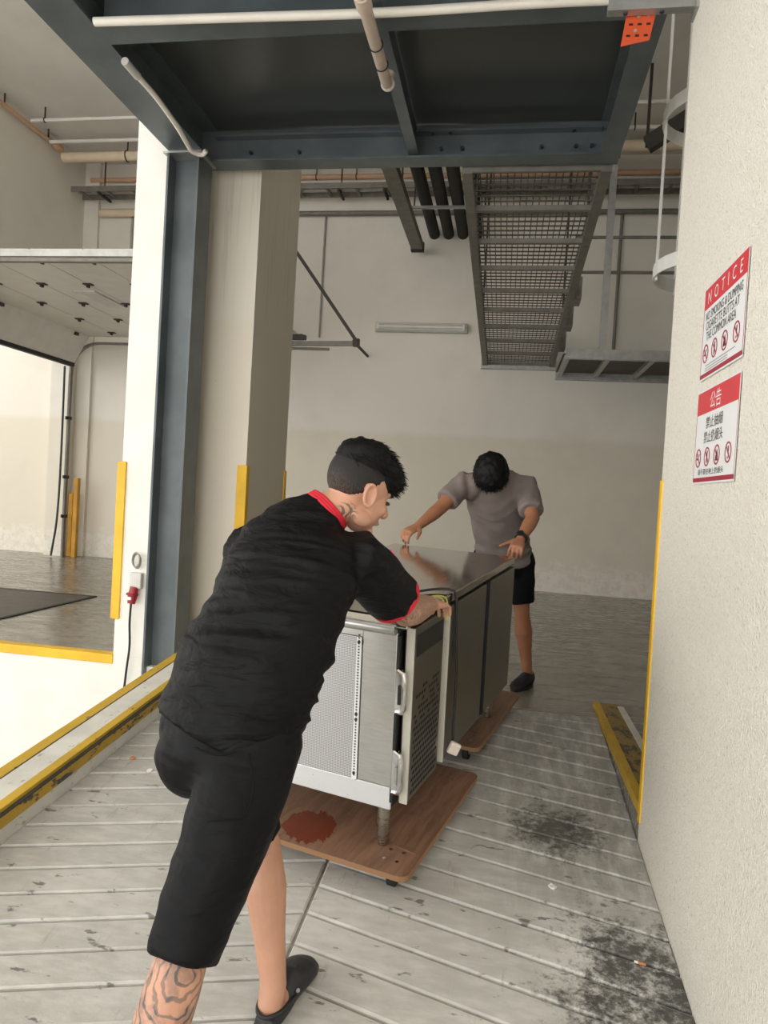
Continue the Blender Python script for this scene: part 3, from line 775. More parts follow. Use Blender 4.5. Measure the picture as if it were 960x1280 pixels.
def icons(par, o, sc, t):
    for i, s in enumerate(sc):
        R = .031; n = 24
        mb = MB()
        ring = lambda r, d: [sign_pt(o, s+r*math.cos(2*math.pi*k/n), t+r*math.sin(2*math.pi*k/n), d) for k in range(n)]
        a_, b_, c_, d_ = ring(R, .001), ring(R, .002), ring(R*.84, .002), ring(R*.84, .001)
        mb.rings([[a_[k], b_[k], c_[k], d_[k]] for k in range(n)], closed=True)
        mb.build('prohibition_ring', 'sign_dark_red', par)
        if i == 0:
            sign_poly(par, o, [(s-.020, t-.006), (s-.002, t-.006), (s-.002, t+.0), (s-.020, t+.0)], 'sign_black', 'pictogram')
            sign_poly(par, o, [(s+.002, t+.004), (s+.016, t+.008), (s+.014, t+.016), (s+.004, t+.012)], 'sign_grey', 'pictogram')
        elif i == 1:
            sign_poly(par, o, [(s-.007, t-.020), (s+.001, t-.020), (s+.008, t+.018), (s+.000, t+.020)], 'sign_black', 'pictogram')
        elif i == 2:
            sign_poly(par, o, [(s-.013, t-.018), (s+.010, t-.018), (s+.013, t-.006), (s+.002, t+.018), (s-.006, t+.002), (s-.012, t-.004)], 'sign_black', 'pictogram')
        else:
            sign_poly(par, o, [(s-.004, t-.004), (s+.003, t-.004), (s+.006, t+.018), (s-.001, t+.018)], 'sign_black', 'pictogram')
            sign_poly(par, o, [(s-.008, t-.019), (s+.004, t-.019), (s+.004, t-.011), (s-.008, t-.011)], 'sign_grey', 'pictogram')
        c45 = R*.62
        sign_poly(par, o, [(s-c45-.002, t+c45-.002), (s-c45+.002, t+c45+.002), (s+c45+.002, t-c45+.002), (s+c45-.002, t-c45-.002)], 'sign_dark_red', 'slash', .0022)
SW, SH = .445, .308
s1 = T('notice_sign', 'red and white English NOTICE sign, upper of two on the right wall', 'sign', (WX, 2.36, 1.70), 'no smoking notices on the right wall')
o1 = (2.580, 1.687)
sign_rect(s1, o1, 0, SW, 0, SH, .0006, 'sign_white', 'board')
sign_rect(s1, o1, .004, SW-.004, .236, SH-.004, .0012, 'sign_red', 'header_band')
sign_rect(s1, o1, .004, SW-.004, .006, .020, .0012, 'sign_dark_red', 'footer_band')
for (x0, x1) in ((.004, .007), (SW-.007, SW-.004)): sign_rect(s1, o1, x0, x1, .006, .236, .0012, 'sign_dark_red', 'border_line')
sign_text(s1, o1, 'N  O  T  I  C  E', .045, .395, .250, .290, 'sign_white')
sign_text(s1, o1, 'NO SMOKING & DUMPING', .030, .410, .196, .224, 'sign_black')
sign_text(s1, o1, 'CIGARETTE BUTTS AT', .040, .385, .162, .190, 'sign_black')
sign_text(s1, o1, 'THE COMMON AREA', .050, .360, .128, .156, 'sign_black')
icons(s1, o1, (.055, .155, .262, .375), .085)
for t_ in (.042, .033, .025): sign_rect(s1, o1, .06, .37 if t_ > .04 else .30, t_, t_+.003, .0012, 'sign_grey', 'small_print_line')
s2 = T('notice_sign', 'red and white Chinese notice sign, lower of two on the right wall', 'sign', (WX, 2.36, 1.35), 'no smoking notices on the right wall')
o2 = (2.580, 1.342)
sign_rect(s2, o2, 0, SW, 0, SH, .0006, 'sign_white', 'board')
sign_rect(s2, o2, .004, SW-.004, .228, SH-.006, .0012, 'sign_red', 'header_band')
sign_rect(s2, o2, .004, SW-.004, .006, .020, .0012, 'sign_dark_red', 'footer_band')
for (x0, x1) in ((.004, .006), (SW-.006, SW-.004)): sign_rect(s2, o2, x0, x1, .006, .228, .0012, 'sign_dark_red', 'border_line')
sign_text(s2, o2, '公告', .155, .270, .236, .290, 'sign_white')
sign_text(s2, o2, '禁止抽烟', .120, .300, .176, .214, 'sign_black')
sign_text(s2, o2, '禁止扔烟头', .105, .310, .130, .168, 'sign_black')
icons(s2, o2, (.055, .155, .262, .375), .085)
sign_text(s2, o2, '请不要往地上扔烟头', .060, .340, .028, .048, 'sign_black')

# ------------------------------------------------------------------ ramp-aligned frame for the trolleys and the counter
ANG = math.radians(14.62)
nrm = V((0, -K, 1)).normalized()
u3 = V((math.sin(ANG), math.cos(ANG), K*math.cos(ANG))).normalized()
r3 = u3.cross(nrm).normalized()
def frame_at(x, y, h=0):
    m_ = Matrix.Identity(4)
    o = V((x, y, rz(y))) + nrm*h
    for i in range(3):
        m_[i][0], m_[i][1], m_[i][2], m_[i][3] = r3[i], u3[i], nrm[i], o[i]
    return m_
BH = .115                                     # board top above the ramp
def world_of(mtx, x, y, z_): return mtx @ V((x, y, z_))
CABM = frame_at(-.339, 2.5855, BH)               # near right corner of the counter, standing on the trolley board

def rounded(x0, x1, y0, y1, r, n=6):
    out = []
    for cx, cy, a0 in ((x1-r, y0+r, -90), (x1-r, y1-r, 0), (x0+r, y1-r, 90), (x0+r, y0+r, 180)):
        for i in range(n+1):
            a_ = math.radians(a0+90*i/n); out.append((cx+r*math.cos(a_), cy+r*math.sin(a_)))
    return out
def trolley(label, y0, y1, x0, x1):
    mtx = CABM @ Matrix.Translation(V((0, y0, -BH)))
    t = T('plywood_trolley', label, 'trolley', group='plywood trolleys under the counter', mat=mtx)
    L_ = y1-y0
    p_ = rounded(x0, x1, 0, L_, .035)
    q_ = rounded(x0+.001, x1-.001, .001, L_-.001, .035)
    bd = MB().hexa([(x, y, BH-.020) for x, y in p_], [(x, y, BH-.0015) for x, y in p_]).build('board', 'ply_edge', t, local=True)
    MB().hexa([(x, y, BH-.0015) for x, y in q_], [(x, y, BH) for x, y in q_]).build('board_face', 'plywood', bd, local=True)
    for cx in (x0+.09, x1-.09):
        for cy in (.10, L_-.10):
            c = MB()
            c.box(cx-.04, cx+.04, cy-.045, cy+.045, BH-.026, BH-.020).build('caster_plate', 'galv', t, local=True)
            w_ = MB().cyl((cx-.013, cy+.012, .040), (cx+.013, cy+.012, .040), .040, 20).build('wheel', 'rubber', t, local=True, smooth='auto')
            MB().cyl((cx-.016, cy+.012, .040), (cx+.016, cy+.012, .040), .016, 12).build('hub', 'galv', w_, local=True)
            f_ = MB()
            for sx in (-.020, .017): f_.hexa([(cx+sx, cy-.005, .034), (cx+sx+.003, cy-.005, .034), (cx+sx+.003, cy+.030, .034), (cx+sx, cy+.030, .034)], [(cx+sx, cy-.03, BH-.026), (cx+sx+.003, cy-.03, BH-.026), (cx+sx+.003, cy+.03, BH-.026), (cx+sx, cy+.03, BH-.026)])
            f_.build('fork', 'galv', t, local=True)
    for sx, sy in ((-.115, .075), (-.065, .075), (-.115, .135), (-.065, .135)):
        MB().cyl((x1+sx, sy, BH-.001), (x1+sx, sy, BH+.002), .007, 8).build('screw', 'chrome', t, local=True)
    return t
t1 = trolley('brown plywood trolley with a dark wet stain under the near end of the counter', -.125, .743, -.60, .122)
MB().bar((.012, .165, BH+.0004), (.098, .150, BH+.0004), .004, .0012).build('split_line', 'ply_edge', t1, local=True, label='pale split in the plywood')
t2 = trolley('brown plywood trolley under the far end of the counter', .985, 1.84, -.62, .043)

# ------------------------------------------------------------------ stainless refrigerated counter
CL, CWD, ZB, ZT, ZH = 1.465, .655, .155, .835, .878
cb = T('refrigerated_counter', 'long stainless steel refrigerated work counter standing on plywood trolleys', 'counter', mat=CABM)
def cbx(x0, x1, y0, y1, z0, z1, name, mat, par=None, bevel=0, **k):
    return MB().box(x0, x1, y0, y1, z0, z1).build(name, mat, par or cb, local=True, bevel=bevel, **k)
cbx(-CWD, -.012, .012, CL, ZB, ZT, 'body', 'steel_body')
# near end panel: frame, perforated sheet, sill
ep = cbx(-CWD, 0, 0, .012, ZB, ZB+.085, 'end_sill', 'sill', bevel=.003)
cbx(-.135, 0, -.002, .012, ZB+.086, ZT-.02, 'corner_post', 'steel_body', bevel=.003)
cbx(-CWD, -CWD+.03, -.002, .012, ZB+.086, ZT-.02, 'corner_post', 'steel_body', bevel=.003)
pg = cbx(-CWD+.03, -.137, -.004, .010, ZB+.087, ZT-.055, 'perforated_panel', 'perforated')
cbx(-CWD+.03, -.135, -.003, .012, ZT-.054, ZT-.001, 'top_band', 'steel_body', bevel=.002)
cbx(-.158, -.1375, -.0055, -.004, ZB+.087, ZT-.056, 'rivet_strip', 'sign_white', pg)
mbs = MB()
for i in range(50): mbs.box(-.151, -.145, -.0065, -.0055, ZB+.10+i*.0108, ZB+.105+i*.0108)
mbs.build('rivet_holes', 'gasket', pg, local=True, kind='stuff')
for z_ in (ZB+.11, .47, .49, ZT-.075): MB().cyl((-.148, -.008, z_), (-.148, -.004, z_), .006, 8).build('screw', 'dark_metal', pg, local=True)
cbx(-.1365, -.1325, -.0045, 0, ZT-.082, ZT-.064, 'spacer', 'gasket')
# worktop with a rolled near edge
wt = cbx(-CWD-.01, .045, -.025, CL+.02, ZT+.004, ZH, 'worktop', 'steel_top', bevel=.006)
cbx(-CWD+.01, .030, -.012, CL+.01, ZT-.003, ZT+.004, 'worktop_gap', 'gasket')
MB().tube([(-CWD, -.020, ZT-.004), (.0, -.020, ZT-.004)], .020, 12).build('rolled_edge', 'steel_body', cb, local=True, smooth='auto')
# front: compressor grille door and two doors
cbx(-.012, .004, .012, CL, ZB+.01, ZT-.001, 'front_frame', 'gasket')
def front_door(y0, y1, name, edge):
    d = cbx(.016, .052, y0, y1, ZB+.025, ZT-.005, name, 'steel_door', bevel=.004)
    cbx(.024, .0535, y0-.004, y0+.004, ZB+.023, ZT-.004, 'edge_strip', edge, d)
    return d
gd = front_door(.030, .345, 'grille_door', 'cream_strip')
d1 = front_door(.412, .935, 'door', 'cream_strip')
d2 = front_door(.985, CL-.005, 'door', 'gasket')
cbx(.006, .030, .355, .400, ZB+.01, ZT-.01, 'mullion', 'gasket')
cbx(.0525, .0535, .060, .325, ZT-.115, ZT-.035, 'control_panel', 'gasket', gd)
mbs = MB()
for i in range(17):
    for j in range(11):
        z_ = ZB+.045+i*.024; y = .060+j*.026+(i % 2)*.013
        if y > .315: continue
        if i > 10 and random.random() < .35: continue
        mbs.hexa([(.0522, y, z_), (.0522, y+.016, z_+.004), (.0522, y+.016, z_+.013), (.0522, y, z_+.009)],
                 [(.0535, y, z_), (.0535, y+.016, z_+.004), (.0535, y+.016, z_+.013), (.0535, y, z_+.009)])
mbs.build('vent_slots', 'gasket', gd, local=True, kind='stuff')
# chrome latch handles in the near front recess
cbx(-.004, .008, -.001, .020, ZB+.03, ZT-.03, 'latch_recess', 'gasket')
for z0 in (ZB+.075, ZB+.375):
    pts = [(.010, -.002, z0), (.032, -.012, z0+.004), (.040, -.016, z0+.02), (.040, -.016, z0+.125), (.036, -.014, z0+.145), (.010, -.002, z0+.150)]
    h_ = MB().tube(pts, .009, 8).build('latch_handle', 'chrome', cb, local=True, smooth='auto')
    MB().box(.002, .024, -.006, .006, z0-.006, z0+.156).build('latch_plate', 'chrome', h_, local=True)
    MB().box(.014, .024, -.012, -.004, z0+.03, z0+.10).build('latch_lever', 'gasket' if z0 > .3 else 'steel_body', h_, local=True)
for x in (-.035, -CWD+.06):
    for y in (.03, CL-.06):
        MB().tube([(x, y, .0012), (x, y, .028), (x, y, .029), (x, y, ZB+.004)], [.018, .019, .024, .025], 16).build('leg', 'steel_leg', cb, local=True, smooth='auto')
# mains plug on its cable, and the earth wire loop
CW = lambda x, y, z_: world_of(CABM, x, y, z_)
pg2 = T('mains_plug', 'white three-pin mains plug dangling on a black cable from the worktop', 'plug', CW(.084, .46, .18))
MB().tube([CW(*q) for q in arc([(-.10, .30, ZH+.008), (-.03, .42, ZH+.012), (.036, .455, ZH+.012), (.056, .465, ZH-.02), (.060, .48, .70), (.064, .50, .50), (.066, .49, .32), (.074, .47, .255)], 6)], .0055, 8).build('cable', 'cable_black', pg2, smooth=True)
b_ = MB().box(-.024, .024, -.013, .013, -.026, .026)
b_.xf(CABM @ Matrix.Translation(V((.084, .46, .225))) @ Matrix.Rotation(.5, 4, 'Z') @ Matrix.Rotation(.4, 4, 'Y'))
b_.build('body', 'white_plastic', pg2, bevel=.008)
for i, (dx, dz) in enumerate(((0, .011), (-.011, -.008), (.011, -.008))):
    MB().box(dx-.003, dx+.003, -.032, -.012, dz-.003, dz+.003).xf(CABM @ Matrix.Translation(V((.084, .46, .225))) @ Matrix.Rotation(.5+math.pi, 4, 'Z') @ Matrix.Rotation(.4, 4, 'Y')).build('pin', 'chrome', pg2)
wl = MB().tube([CW(*q) for q in arc([(0, .22, ZH+.012), (.035, .29, ZH+.016), (.056, .32, ZH-.01), (.062, .325, ZH-.06), (.064, .337, ZH-.085), (.062, .350, ZH-.06), (.056, .342, ZH+.0), (.03, .315, ZH+.014), (0, .27, ZH+.012)], 6)], .003, 6).build('earth_wire', 'wire_green', smooth=True)
tag(wl, 'loop of yellow-green wire hanging over the worktop edge by the hand', 'wire')

# ------------------------------------------------------------------ people
def union(mb, name, mat, voxel, parent=None, smooth_it=4, disp=None):
    """fuse overlapping closed pieces into one continuous smooth surface"""
    me = mb.mesh(name)
    bm = bmesh.new(); bm.from_mesh(me); bmesh.ops.recalc_face_normals(bm, faces=bm.faces); bm.to_mesh(me); bm.free()
    o = bpy.data.objects.new(name, me); col.objects.link(o)
    r = o.modifiers.new('fuse', 'REMESH'); r.mode = 'VOXEL'; r.voxel_size = voxel; r.adaptivity = 0
    sm = o.modifiers.new('smooth', 'SMOOTH'); sm.factor = .5; sm.iterations = smooth_it
    dg = bpy.context.evaluated_depsgraph_get()
    me2 = bpy.data.meshes.new_from_object(o.evaluated_get(dg))
    o.modifiers.clear(); o.data = me2; bpy.data.meshes.remove(me)
    me2.name = name
    if disp:
        nn = [v.normal.copy() for v in me2.vertices]
        for v, n_ in zip(me2.vertices, nn): v.co += n_*disp(v.co, n_)
    if parent is not None:
        inv = full(parent).inverted()
        for v in me2.vertices: v.co = inv @ v.co
        o.parent = parent
    me2.materials.clear(); me2.materials.append(MAT[mat] if isinstance(mat, str) else mat)
    me2.shade_smooth()
    return o
def spine(mb, secs, lat, n=28):
    """secs: (centre, half width, half depth); lat: the body's left"""
    out = []
    for i, (c, a_, b_) in enumerate(secs):
        t = (V(secs[min(i+1, len(secs)-1)][0])-V(secs[max(i-1, 0)][0])).normalized()
        l_ = (lat-t*lat.dot(t)).normalized(); f_ = t.cross(l_)
        out.append((c, l_*a_, f_*b_))
    mb.loft(out, n)
def lerp(a_, b_, t): return V(a_)*(1-t)+V(b_)*t
def limb(mb, pts, n=18):
    P = [V(q[0]) for q in pts]; R_ = [q[1] for q in pts]
    mb.tube(P, R_, n)
    mb.ball(P[0], R_[0]); mb.ball(P[-1], R_[-1])
def hand(mb, wrist, d, back, thumb, curl=(.35, .5, .4), sc=1.0, thumb_curl=.2, spread=.06):
    """palm, four unequal fingers and a thumb leaving the side of the palm"""
    w_ = V(wrist); d = V(d).normalized(); back = V(back); back = (back-d*back.dot(d)).normalized()
    s_ = d.cross(back).normalized()
    if s_.dot(V(thumb)) < 0: s_ = -s_
    secs = [(-.02, .027, .020), (.01, .028, .019), (.04, .038, .017), (.075, .043, .015), (.095, .040, .012)]
    mb.loft([(w_+d*q*sc, s_*a_*sc, back*b_*sc) for q, a_, b_ in secs], 20)
    for k, (off, ln) in enumerate(((.031, .072), (.0105, .080), (-.0105, .074), (-.031, .058))):
        p = w_+d*.083*sc+s_*off*sc; dd = (d+s_*spread*(1.5-k)).normalized()
        pts = [(p-dd*.02*sc, .0098*sc), (p, .0098*sc)]
        ang = 0
        for seg, c_ in zip((.46, .31, .23), curl):
            ang += c_*(1+.08*k)
            q = dd*math.cos(ang)-back*math.sin(ang)
            p = p+q*ln*seg*sc*1.05
            pts.append((p, (.0092-.0008*len(pts)*.6)*sc))
        limb(mb, pts, 12)
    p = w_+d*.022*sc+s_*.026*sc
    q1 = (d*.62+s_*.72-back*.25).normalized(); q2 = (d*(.8)+s_*(.45-thumb_curl)-back*.2).normalized()
    limb(mb, [(p, .014*sc), (p+q1*.038*sc, .0115*sc), (p+q1*.038*sc+q2*.032*sc, .0098*sc), (p+q1*.038*sc+q2*.055*sc, .0085*sc)], 12)
def head(mb, c, fwd, left, sc=1.0):
    c = V(c); f = V(fwd).normalized(); l = V(left); l = (l-f*l.dot(f)).normalized(); u = f.cross(l)
    ax = (f, l, u)
    P = lambda a_, b_, d_: c+(f*a_+l*b_+u*d_)*sc
    mb.ball(P(-.012, 0, .030), tuple(x*sc for x in (.098, .076, .092)), ax, 28, 18)
    mb.ball(P(.035, 0, -.030), tuple(x*sc for x in (.056, .060, .085)), ax, 24, 16)
    mb.ball(P(.015, 0, -.055), tuple(x*sc for x in (.060, .056, .050)), ax, 24, 16)
    mb.ball(P(.066, 0, -.098), tuple(x*sc for x in (.026, .028, .020)), ax)
    mb.ball(P(.070, 0, .018), tuple(x*sc for x in (.022, .048, .014)), ax)           # brow
    for s_ in (-1, 1):
        mb.ball(P(.060, .036*s_, -.030), tuple(x*sc for x in (.026, .022, .024)), ax)  # cheek
        mb.ball(P(.012, .052*s_, -.075), tuple(x*sc for x in (.034, .014, .024)), ax)  # jaw angle
        # ear: rim, lobe and inner bowl
        e = P(-.008, .076*s_, -.012)
        tilt = (u*.97-f*.18).normalized(); fo = (f*.97+u*.18).normalized()
        out_ = (l*s_*.9-f*.35).normalized()
        rim = [e+out_*.010*sc+tilt*(.030*math.sin(t))*sc+fo*(.017*math.cos(t))*sc for t in [k*math.pi/9 for k in range(18)]]
        mb.tube(rim, .0056*sc, 8, True)
        mb.ball(e+out_*.001*sc, tuple(x*sc for x in (.016, .005, .028)), (fo, out_, tilt)); mb.ball(e+out_*.007*sc+fo*.013*sc-tilt*.004*sc, tuple(x*sc for x in (.005, .004, .008)), (fo, out_, tilt))
        mb.ball(e+out_*.006*sc-tilt*.030*sc, .008*sc)
    mb.loft([(P(.086, 0, .012), l*.009*sc, u*.006*sc), (P(.100, 0, -.012), l*.010*sc, f*.008*sc), (P(.112, 0, -.034), l*.013*sc, f*.010*sc), (P(.096, 0, -.044), l*.017*sc, f*.012*sc)], 12)
    mb.ball(P(.106, 0, -.036), .0125*sc)
    mb.ball(P(.088, 0, -.066), tuple(x*sc for x in (.011, .022, .010)), ax)
    return P, ax
def face_parts(par, P, ax, sc=1.0):
    for s_ in (-1, 1):
        MB().ball(P(.082, .031*s_, -.004), tuple(x*sc for x in (.0085, .013, .006)), ax, 12, 8).build('eye', 'eye', par, smooth=True)
        MB().tube([P(.092, .014*s_, .016), P(.092, .032*s_, .021), P(.078, .050*s_, .017)], .0032*sc, 6).build('eyebrow', 'hair', par)
    MB().ball(P(.0955, 0, -.067), tuple(x*sc for x in (.003, .017, .0035)), ax, 12, 8).build('mouth', 'lip', par, smooth=True)
def hair_cap(name, mat, P, ax, par, sc, height, seed, strands=0, length=.03, comb=(0, 0, 0), rs=.0022, zone=None):
    """thick hair: a lifted scalp that thins to nothing at the hairline, with tapering locks"""
    f, l, u = ax; c = P(-.012, 0, .030); rad = (.098*sc, .076*sc, .092*sc)
    rnd = random.Random(seed); mb = MB(); nu, nv = 64, 40
    sub = MB().ball((0, 0, 0), 1.0, None, nu, nv)
    pts = []
    for q in sub.v:
        a_, b_, d_ = q
        hgt = height(a_, b_, d_)
        wob = 1+.35*noise.noise(V((a_*5+seed, b_*5, d_*5)))
        k = hgt*wob*sc if hgt > 0 else hgt*sc
        nrm_ = V((a_/rad[0], b_/rad[1], d_/rad[2])).normalized()
        loc = V((a_*rad[0], b_*rad[1], d_*rad[2])) + nrm_*k
        mb.v.append(c+f*loc.x+l*loc.y+u*loc.z); pts.append((q, hgt, nrm_))
    mb.f = sub.f
    placed = 0
    while placed < strands:
        q, hgt, nrm_ = pts[rnd.randrange(len(pts))]
        if hgt <= .003: continue
        if zone and not zone(*q): continue
        a_, b_, d_ = q
        base = V((a_*rad[0], b_*rad[1], d_*rad[2]))+nrm_*(hgt*.6)*sc
        base += V((rnd.uniform(-.006, .006), rnd.uniform(-.006, .006), rnd.uniform(-.004, .004)))
        dr = (nrm_*.30+V(comb)+V((rnd.uniform(-.3, .3), rnd.uniform(-.35, .35), rnd.uniform(-.2, .3)))).normalized()
        ln = length*rnd.uniform(.6, 1.25)*sc
        b0 = c+f*base.x+l*base.y+u*base.z; dw = f*dr.x+l*dr.y+u*dr.z
        bend = f*V(comb).x+l*V(comb).y+u*V(comb).z
        mb.tube([b0, b0+dw*ln*.5, b0+dw*ln*.85+bend*ln*.35], [rs*sc*1.6, rs*sc*1.2, .0003], 5)
        placed += 1
    return mb.build(name, mat, par, smooth=True)
def sst(x, a_, b_):
    t = max(0, min(1, (x-a_)/(b_-a_))); return t*t*(3-2*t)
def clog(par, heel, toe, up=nrm, name='clog'):
    heel, toe = V(heel), V(toe); d = (toe-heel); L_ = d.length; d.normalize(); s_ = d.cross(up).normalized(); up = s_.cross(d)
    mb = MB(); secs = []
    for t, w_, h in ((-.04, .012, .03), (0, .032, .045), (.12, .040, .050), (.3, .041, .052), (.42, .044, .080), (.52, .049, .092), (.65, .054, .085), (.8, .054, .068), (.92, .044, .050), (1.0, .024, .034), (1.03, .008, .022)):
        secs.append((heel+d*L_*t+up*(h/2+.001), s_*w_, up*h/2))
    mb.loft(secs, 20)
    for t, w_ in ((0.02, .036), (.97, .034)): mb.ball(heel+d*L_*t+up*.014, (.02, w_, .013), (d, s_, up))
    o = union(mb, name, 'foam_black', .004, par, 3)
    strap = [heel+d*(.085*math.cos(t)*1.1+.02+.06)+s_*.043*math.sin(t)+up*(.050+.008*(-math.cos(t))) for t in [math.radians(q) for q in range(80, 281, 10)]]
    MB().tube(strap, .006, 8).build('heel_strap', 'foam_black', o if False else par, smooth=True)
    for q in (-1, 1): MB().ball(heel+d*L_*.40+s_*.044*q+up*.058, .006).build('strap_rivet', 'sign_grey', par, smooth=True)
    for i, (t, b_) in enumerate(((.60, -.6), (.60, -.2), (.60, .2), (.60, .6), (.70, -.5), (.70, 0), (.70, .5), (.79, -.35), (.79, .1), (.79, .5), (.87, 0))):
        h = .092-.10*max(0, t-.55)-.15*max(0, t-.72); w_ = .053-.06*max(0, t-.7)
        z_ = h/2+h/2*math.sqrt(max(0, 1-b_*b_))
        MB().ball(heel+d*L_*t+s_*b_*w_+up*(z_-.0005), (.0055, .0055, .0022), (d, s_, up), 10, 6).build('vent_hole', 'gasket', par)
    return o

# ---- nearer man, pushing the counter from its near end
J1 = dict(hem=(-.687, 1.807, .610), waist=(-.651, 1.857, .767), mid=(-.612, 1.907, .869), chest=(-.591, 1.985, 1.002),
          uchest=(-.580, 2.040, 1.098), trap=(-.547, 2.066, 1.158), nb=(-.512, 2.086, 1.196), head=(-.430, 2.129, 1.258))
for k_ in J1: J1[k_] = V(J1[k_])
H15 = math.radians(15)
f1 = V((math.sin(H15), math.cos(H15), 0)); l1 = V((-math.cos(H15), math.sin(H15), 0))
pel = V((-.680, 1.805, .585))
hipR, hipL = pel-l1*.088, pel+l1*.088
thR, kneeR, calfR, ankR = V((-.610, 1.625, .400)), V((-.640, 1.520, .235)), V((-.655, 1.425, .085)), V((-.675, 1.335, -.165))
kneeL, ankL = V((-.628, 1.985, .205)), V((-.548, 1.900, -.125))
shR, elR, wrR = V((-.404, 2.040, 1.055)), V((-.283, 2.262, .882)), V((-.232, 2.500, .874))
shL, elL, wrL = V((-.753, 2.121, 1.047)), V((-.800, 2.370, .945)), V((-.690, 2.600, .918))
SK1 = skin('warm_skin', srgb(200, 150, 124), (((-.600, 1.41, .205), .27, .35, 'swirl', .85), ((-.28, 2.34, .85), .14, .20, 'fine', 1.0), ((-.447, 2.045, 1.190), .020, .040, 'mark', 1.0)))
SK2 = skin('tanned_skin', srgb(164, 112, 82))
mb = MB()
spine(mb, [(pel-V((0, 0, .10)), .13, .10), (J1['hem'], .155, .115), (J1['waist'], .150, .11), (J1['mid'], .150, .11), (J1['chest'], .165, .11), (J1['uchest'], .165, .09), (J1['trap'], .10, .065), (J1['nb'], .058, .056)], l1)
hd = J1['head']
H54 = math.radians(47)
f1h = V((math.sin(H54)*math.cos(.36), math.cos(H54)*math.cos(.36), -math.sin(.36)))
l1h = V((-math.cos(H54), math.sin(H54), 0.10))
P1, ax1 = head(mb, hd, f1h, l1h, 1.06)
limb(mb, [(lerp(J1['trap'], J1['nb'], .2), .066), (J1['nb']+V((.008, 0, 0)), .058), (P1(-.030, 0, -.055), .056), (P1(-.01, 0, -.01), .055)])
for sgn, sh, el, wr in ((-1, shR, elR, wrR), (1, shL, elL, wrL)):
    limb(mb, [(sh, .058), (lerp(sh, el, .4), .052), (lerp(sh, el, .85), .050), (el, .050), (lerp(el, wr, .25), .052), (lerp(el, wr, .7), .040), (wr, .030)])
hand(mb, wrR, V((.25, .96, -.10)), V((0, -.1, 1)), -V((1, 0, 0)), (.25, .45, .4), 1.0)
hand(mb, wrL, V((.2, .97, -.12)), V((0, -.1, 1)), V((1, 0, 0)), (.15, .3, .3), 1.0)
limb(mb, [(hipR, .088), (thR, .075), (kneeR, .056), (lerp(kneeR, calfR, .6), .062), (calfR, .062), (lerp(calfR, ankR, .6), .046), (ankR, .038)])
limb(mb, [(hipL, .088), (lerp(hipL, kneeL, .5), .076), (kneeL, .054), (lerp(kneeL, ankL, .3), .060), (lerp(kneeL, ankL, .65), .045), (ankL, .036)])
for ank, toe in ((ankR, V((-.64, 1.56, -.24))), (ankL, V((-.508, 2.10, -.195)))):
    hl = V((ank.x, ank.y-.03, rz(ank.y-.03)+.035))
    limb(mb, [(ank, .037), (lerp(ank, hl, .7), .035)]); 
    toe2 = V((toe.x, toe.y, rz(toe.y)+.03))
    mb.loft([(hl, V((.03, 0, 0)), V((0, 0, .022))), (lerp(hl, toe2, .5)+V((0, 0, .012)), V((.036, 0, 0)), V((0, 0, .03))), (lerp(hl, toe2, .8), V((.042, 0, 0)), V((0, 0, .02))), (toe2, V((.025, 0, 0)), V((0, 0, .014)))], 16)
body1 = union(mb, 'person', SK1, .0042, None, 3)
tag(body1, 'nearer man in black shirt and shorts leaning to push the steel counter', 'person')
face_parts(body1, P1, ax1, 1.06)
# shirt
mb = MB()
spine(mb, [(J1['hem']-V((.014, .012, .035)), .196, .156), (J1['hem'], .200, .156), (J1['waist'], .208, .160), (J1['mid'], .200, .148), (J1['chest'], .206, .140), (J1['uchest'], .188, .112), (J1['trap'], .120, .084), (J1['nb']-V((.006, .004, .008)), .071, .066)], l1)
slR = lerp(shR, elR, .72)
limb(mb, [(shR+l1*.05-V((0, 0, .02)), .10), (shR, .092), (lerp(shR, elR, .3), .084), (lerp(shR, elR, .45), .080)])
mb.tube([lerp(shR, elR, .2), lerp(shR, elR, .5), slR], [.084, .082, .083], 20)
slL = lerp(shL, elL, .85)
limb(mb, [(shL-l1*.05-V((0, 0, .02)), .10), (shL, .090), (lerp(shL, elL, .5), .088)])
mb.tube([lerp(shL, elL, .3), slL], [.086, .090], 20)
ax_t = (J1['uchest']-J1['hem']).normalized()
def folds(co, n_):
    s_ = (co-J1['hem']).dot(ax_t); t = (co-J1['hem']).dot(l1); w_ = (co-J1['hem']).dot(f1)
    a_ = noise.noise(V((s_*20+t*4.5, t*2.6, w_*2.2+3)))
    b_ = noise.noise(V((s_*30-t*4+7, t*3, w_*3)))
    rid = (1-abs(a_)*2.2)
    wv = max(0.0, math.sin(s_*105 + t*9 + 5*noise.noise(V((t*4, s_*5, w_*4)))))**3*max(0.0, .25+noise.noise(V((t*5+3, s_*7, w_*5))))
    return .008*rid*(.35+.65*sst(abs(noise.noise(V((t*3, s_*3, 1.5)))), .0, .35)) + .003*b_ + .0065*wv + .004*max(0, noise.noise(V((s_*46+t*6, t*4+w_*4, 9)))-.15)
shirt1 = union(mb, 'shirt', 'shirt_black', .0085, body1, 4, folds)
def band(cn, axis, ra, rb, lat, mat, name, par, thick=.007):
    axis = V(axis).normalized(); lat = (V(lat)-axis*V(lat).dot(axis)).normalized(); o_ = axis.cross(lat)
    MB().tube([V(cn)+lat*ra*math.cos(t)+o_*rb*math.sin(t) for t in [k*math.pi/16 for k in range(32)]], thick, 8, True).build(name, mat, par, smooth=True)
for k_ in (-.006, .003):
    band(slR+(elR-shR).normalized()*k_, elR-shR, .0805, .0805, l1, 'red_trim', 'sleeve_trim', body1, .006)
    band(slL+(elL-shL).normalized()*k_, elL-shL, .0885, .0885, l1, 'red_trim', 'sleeve_trim', body1, .006)
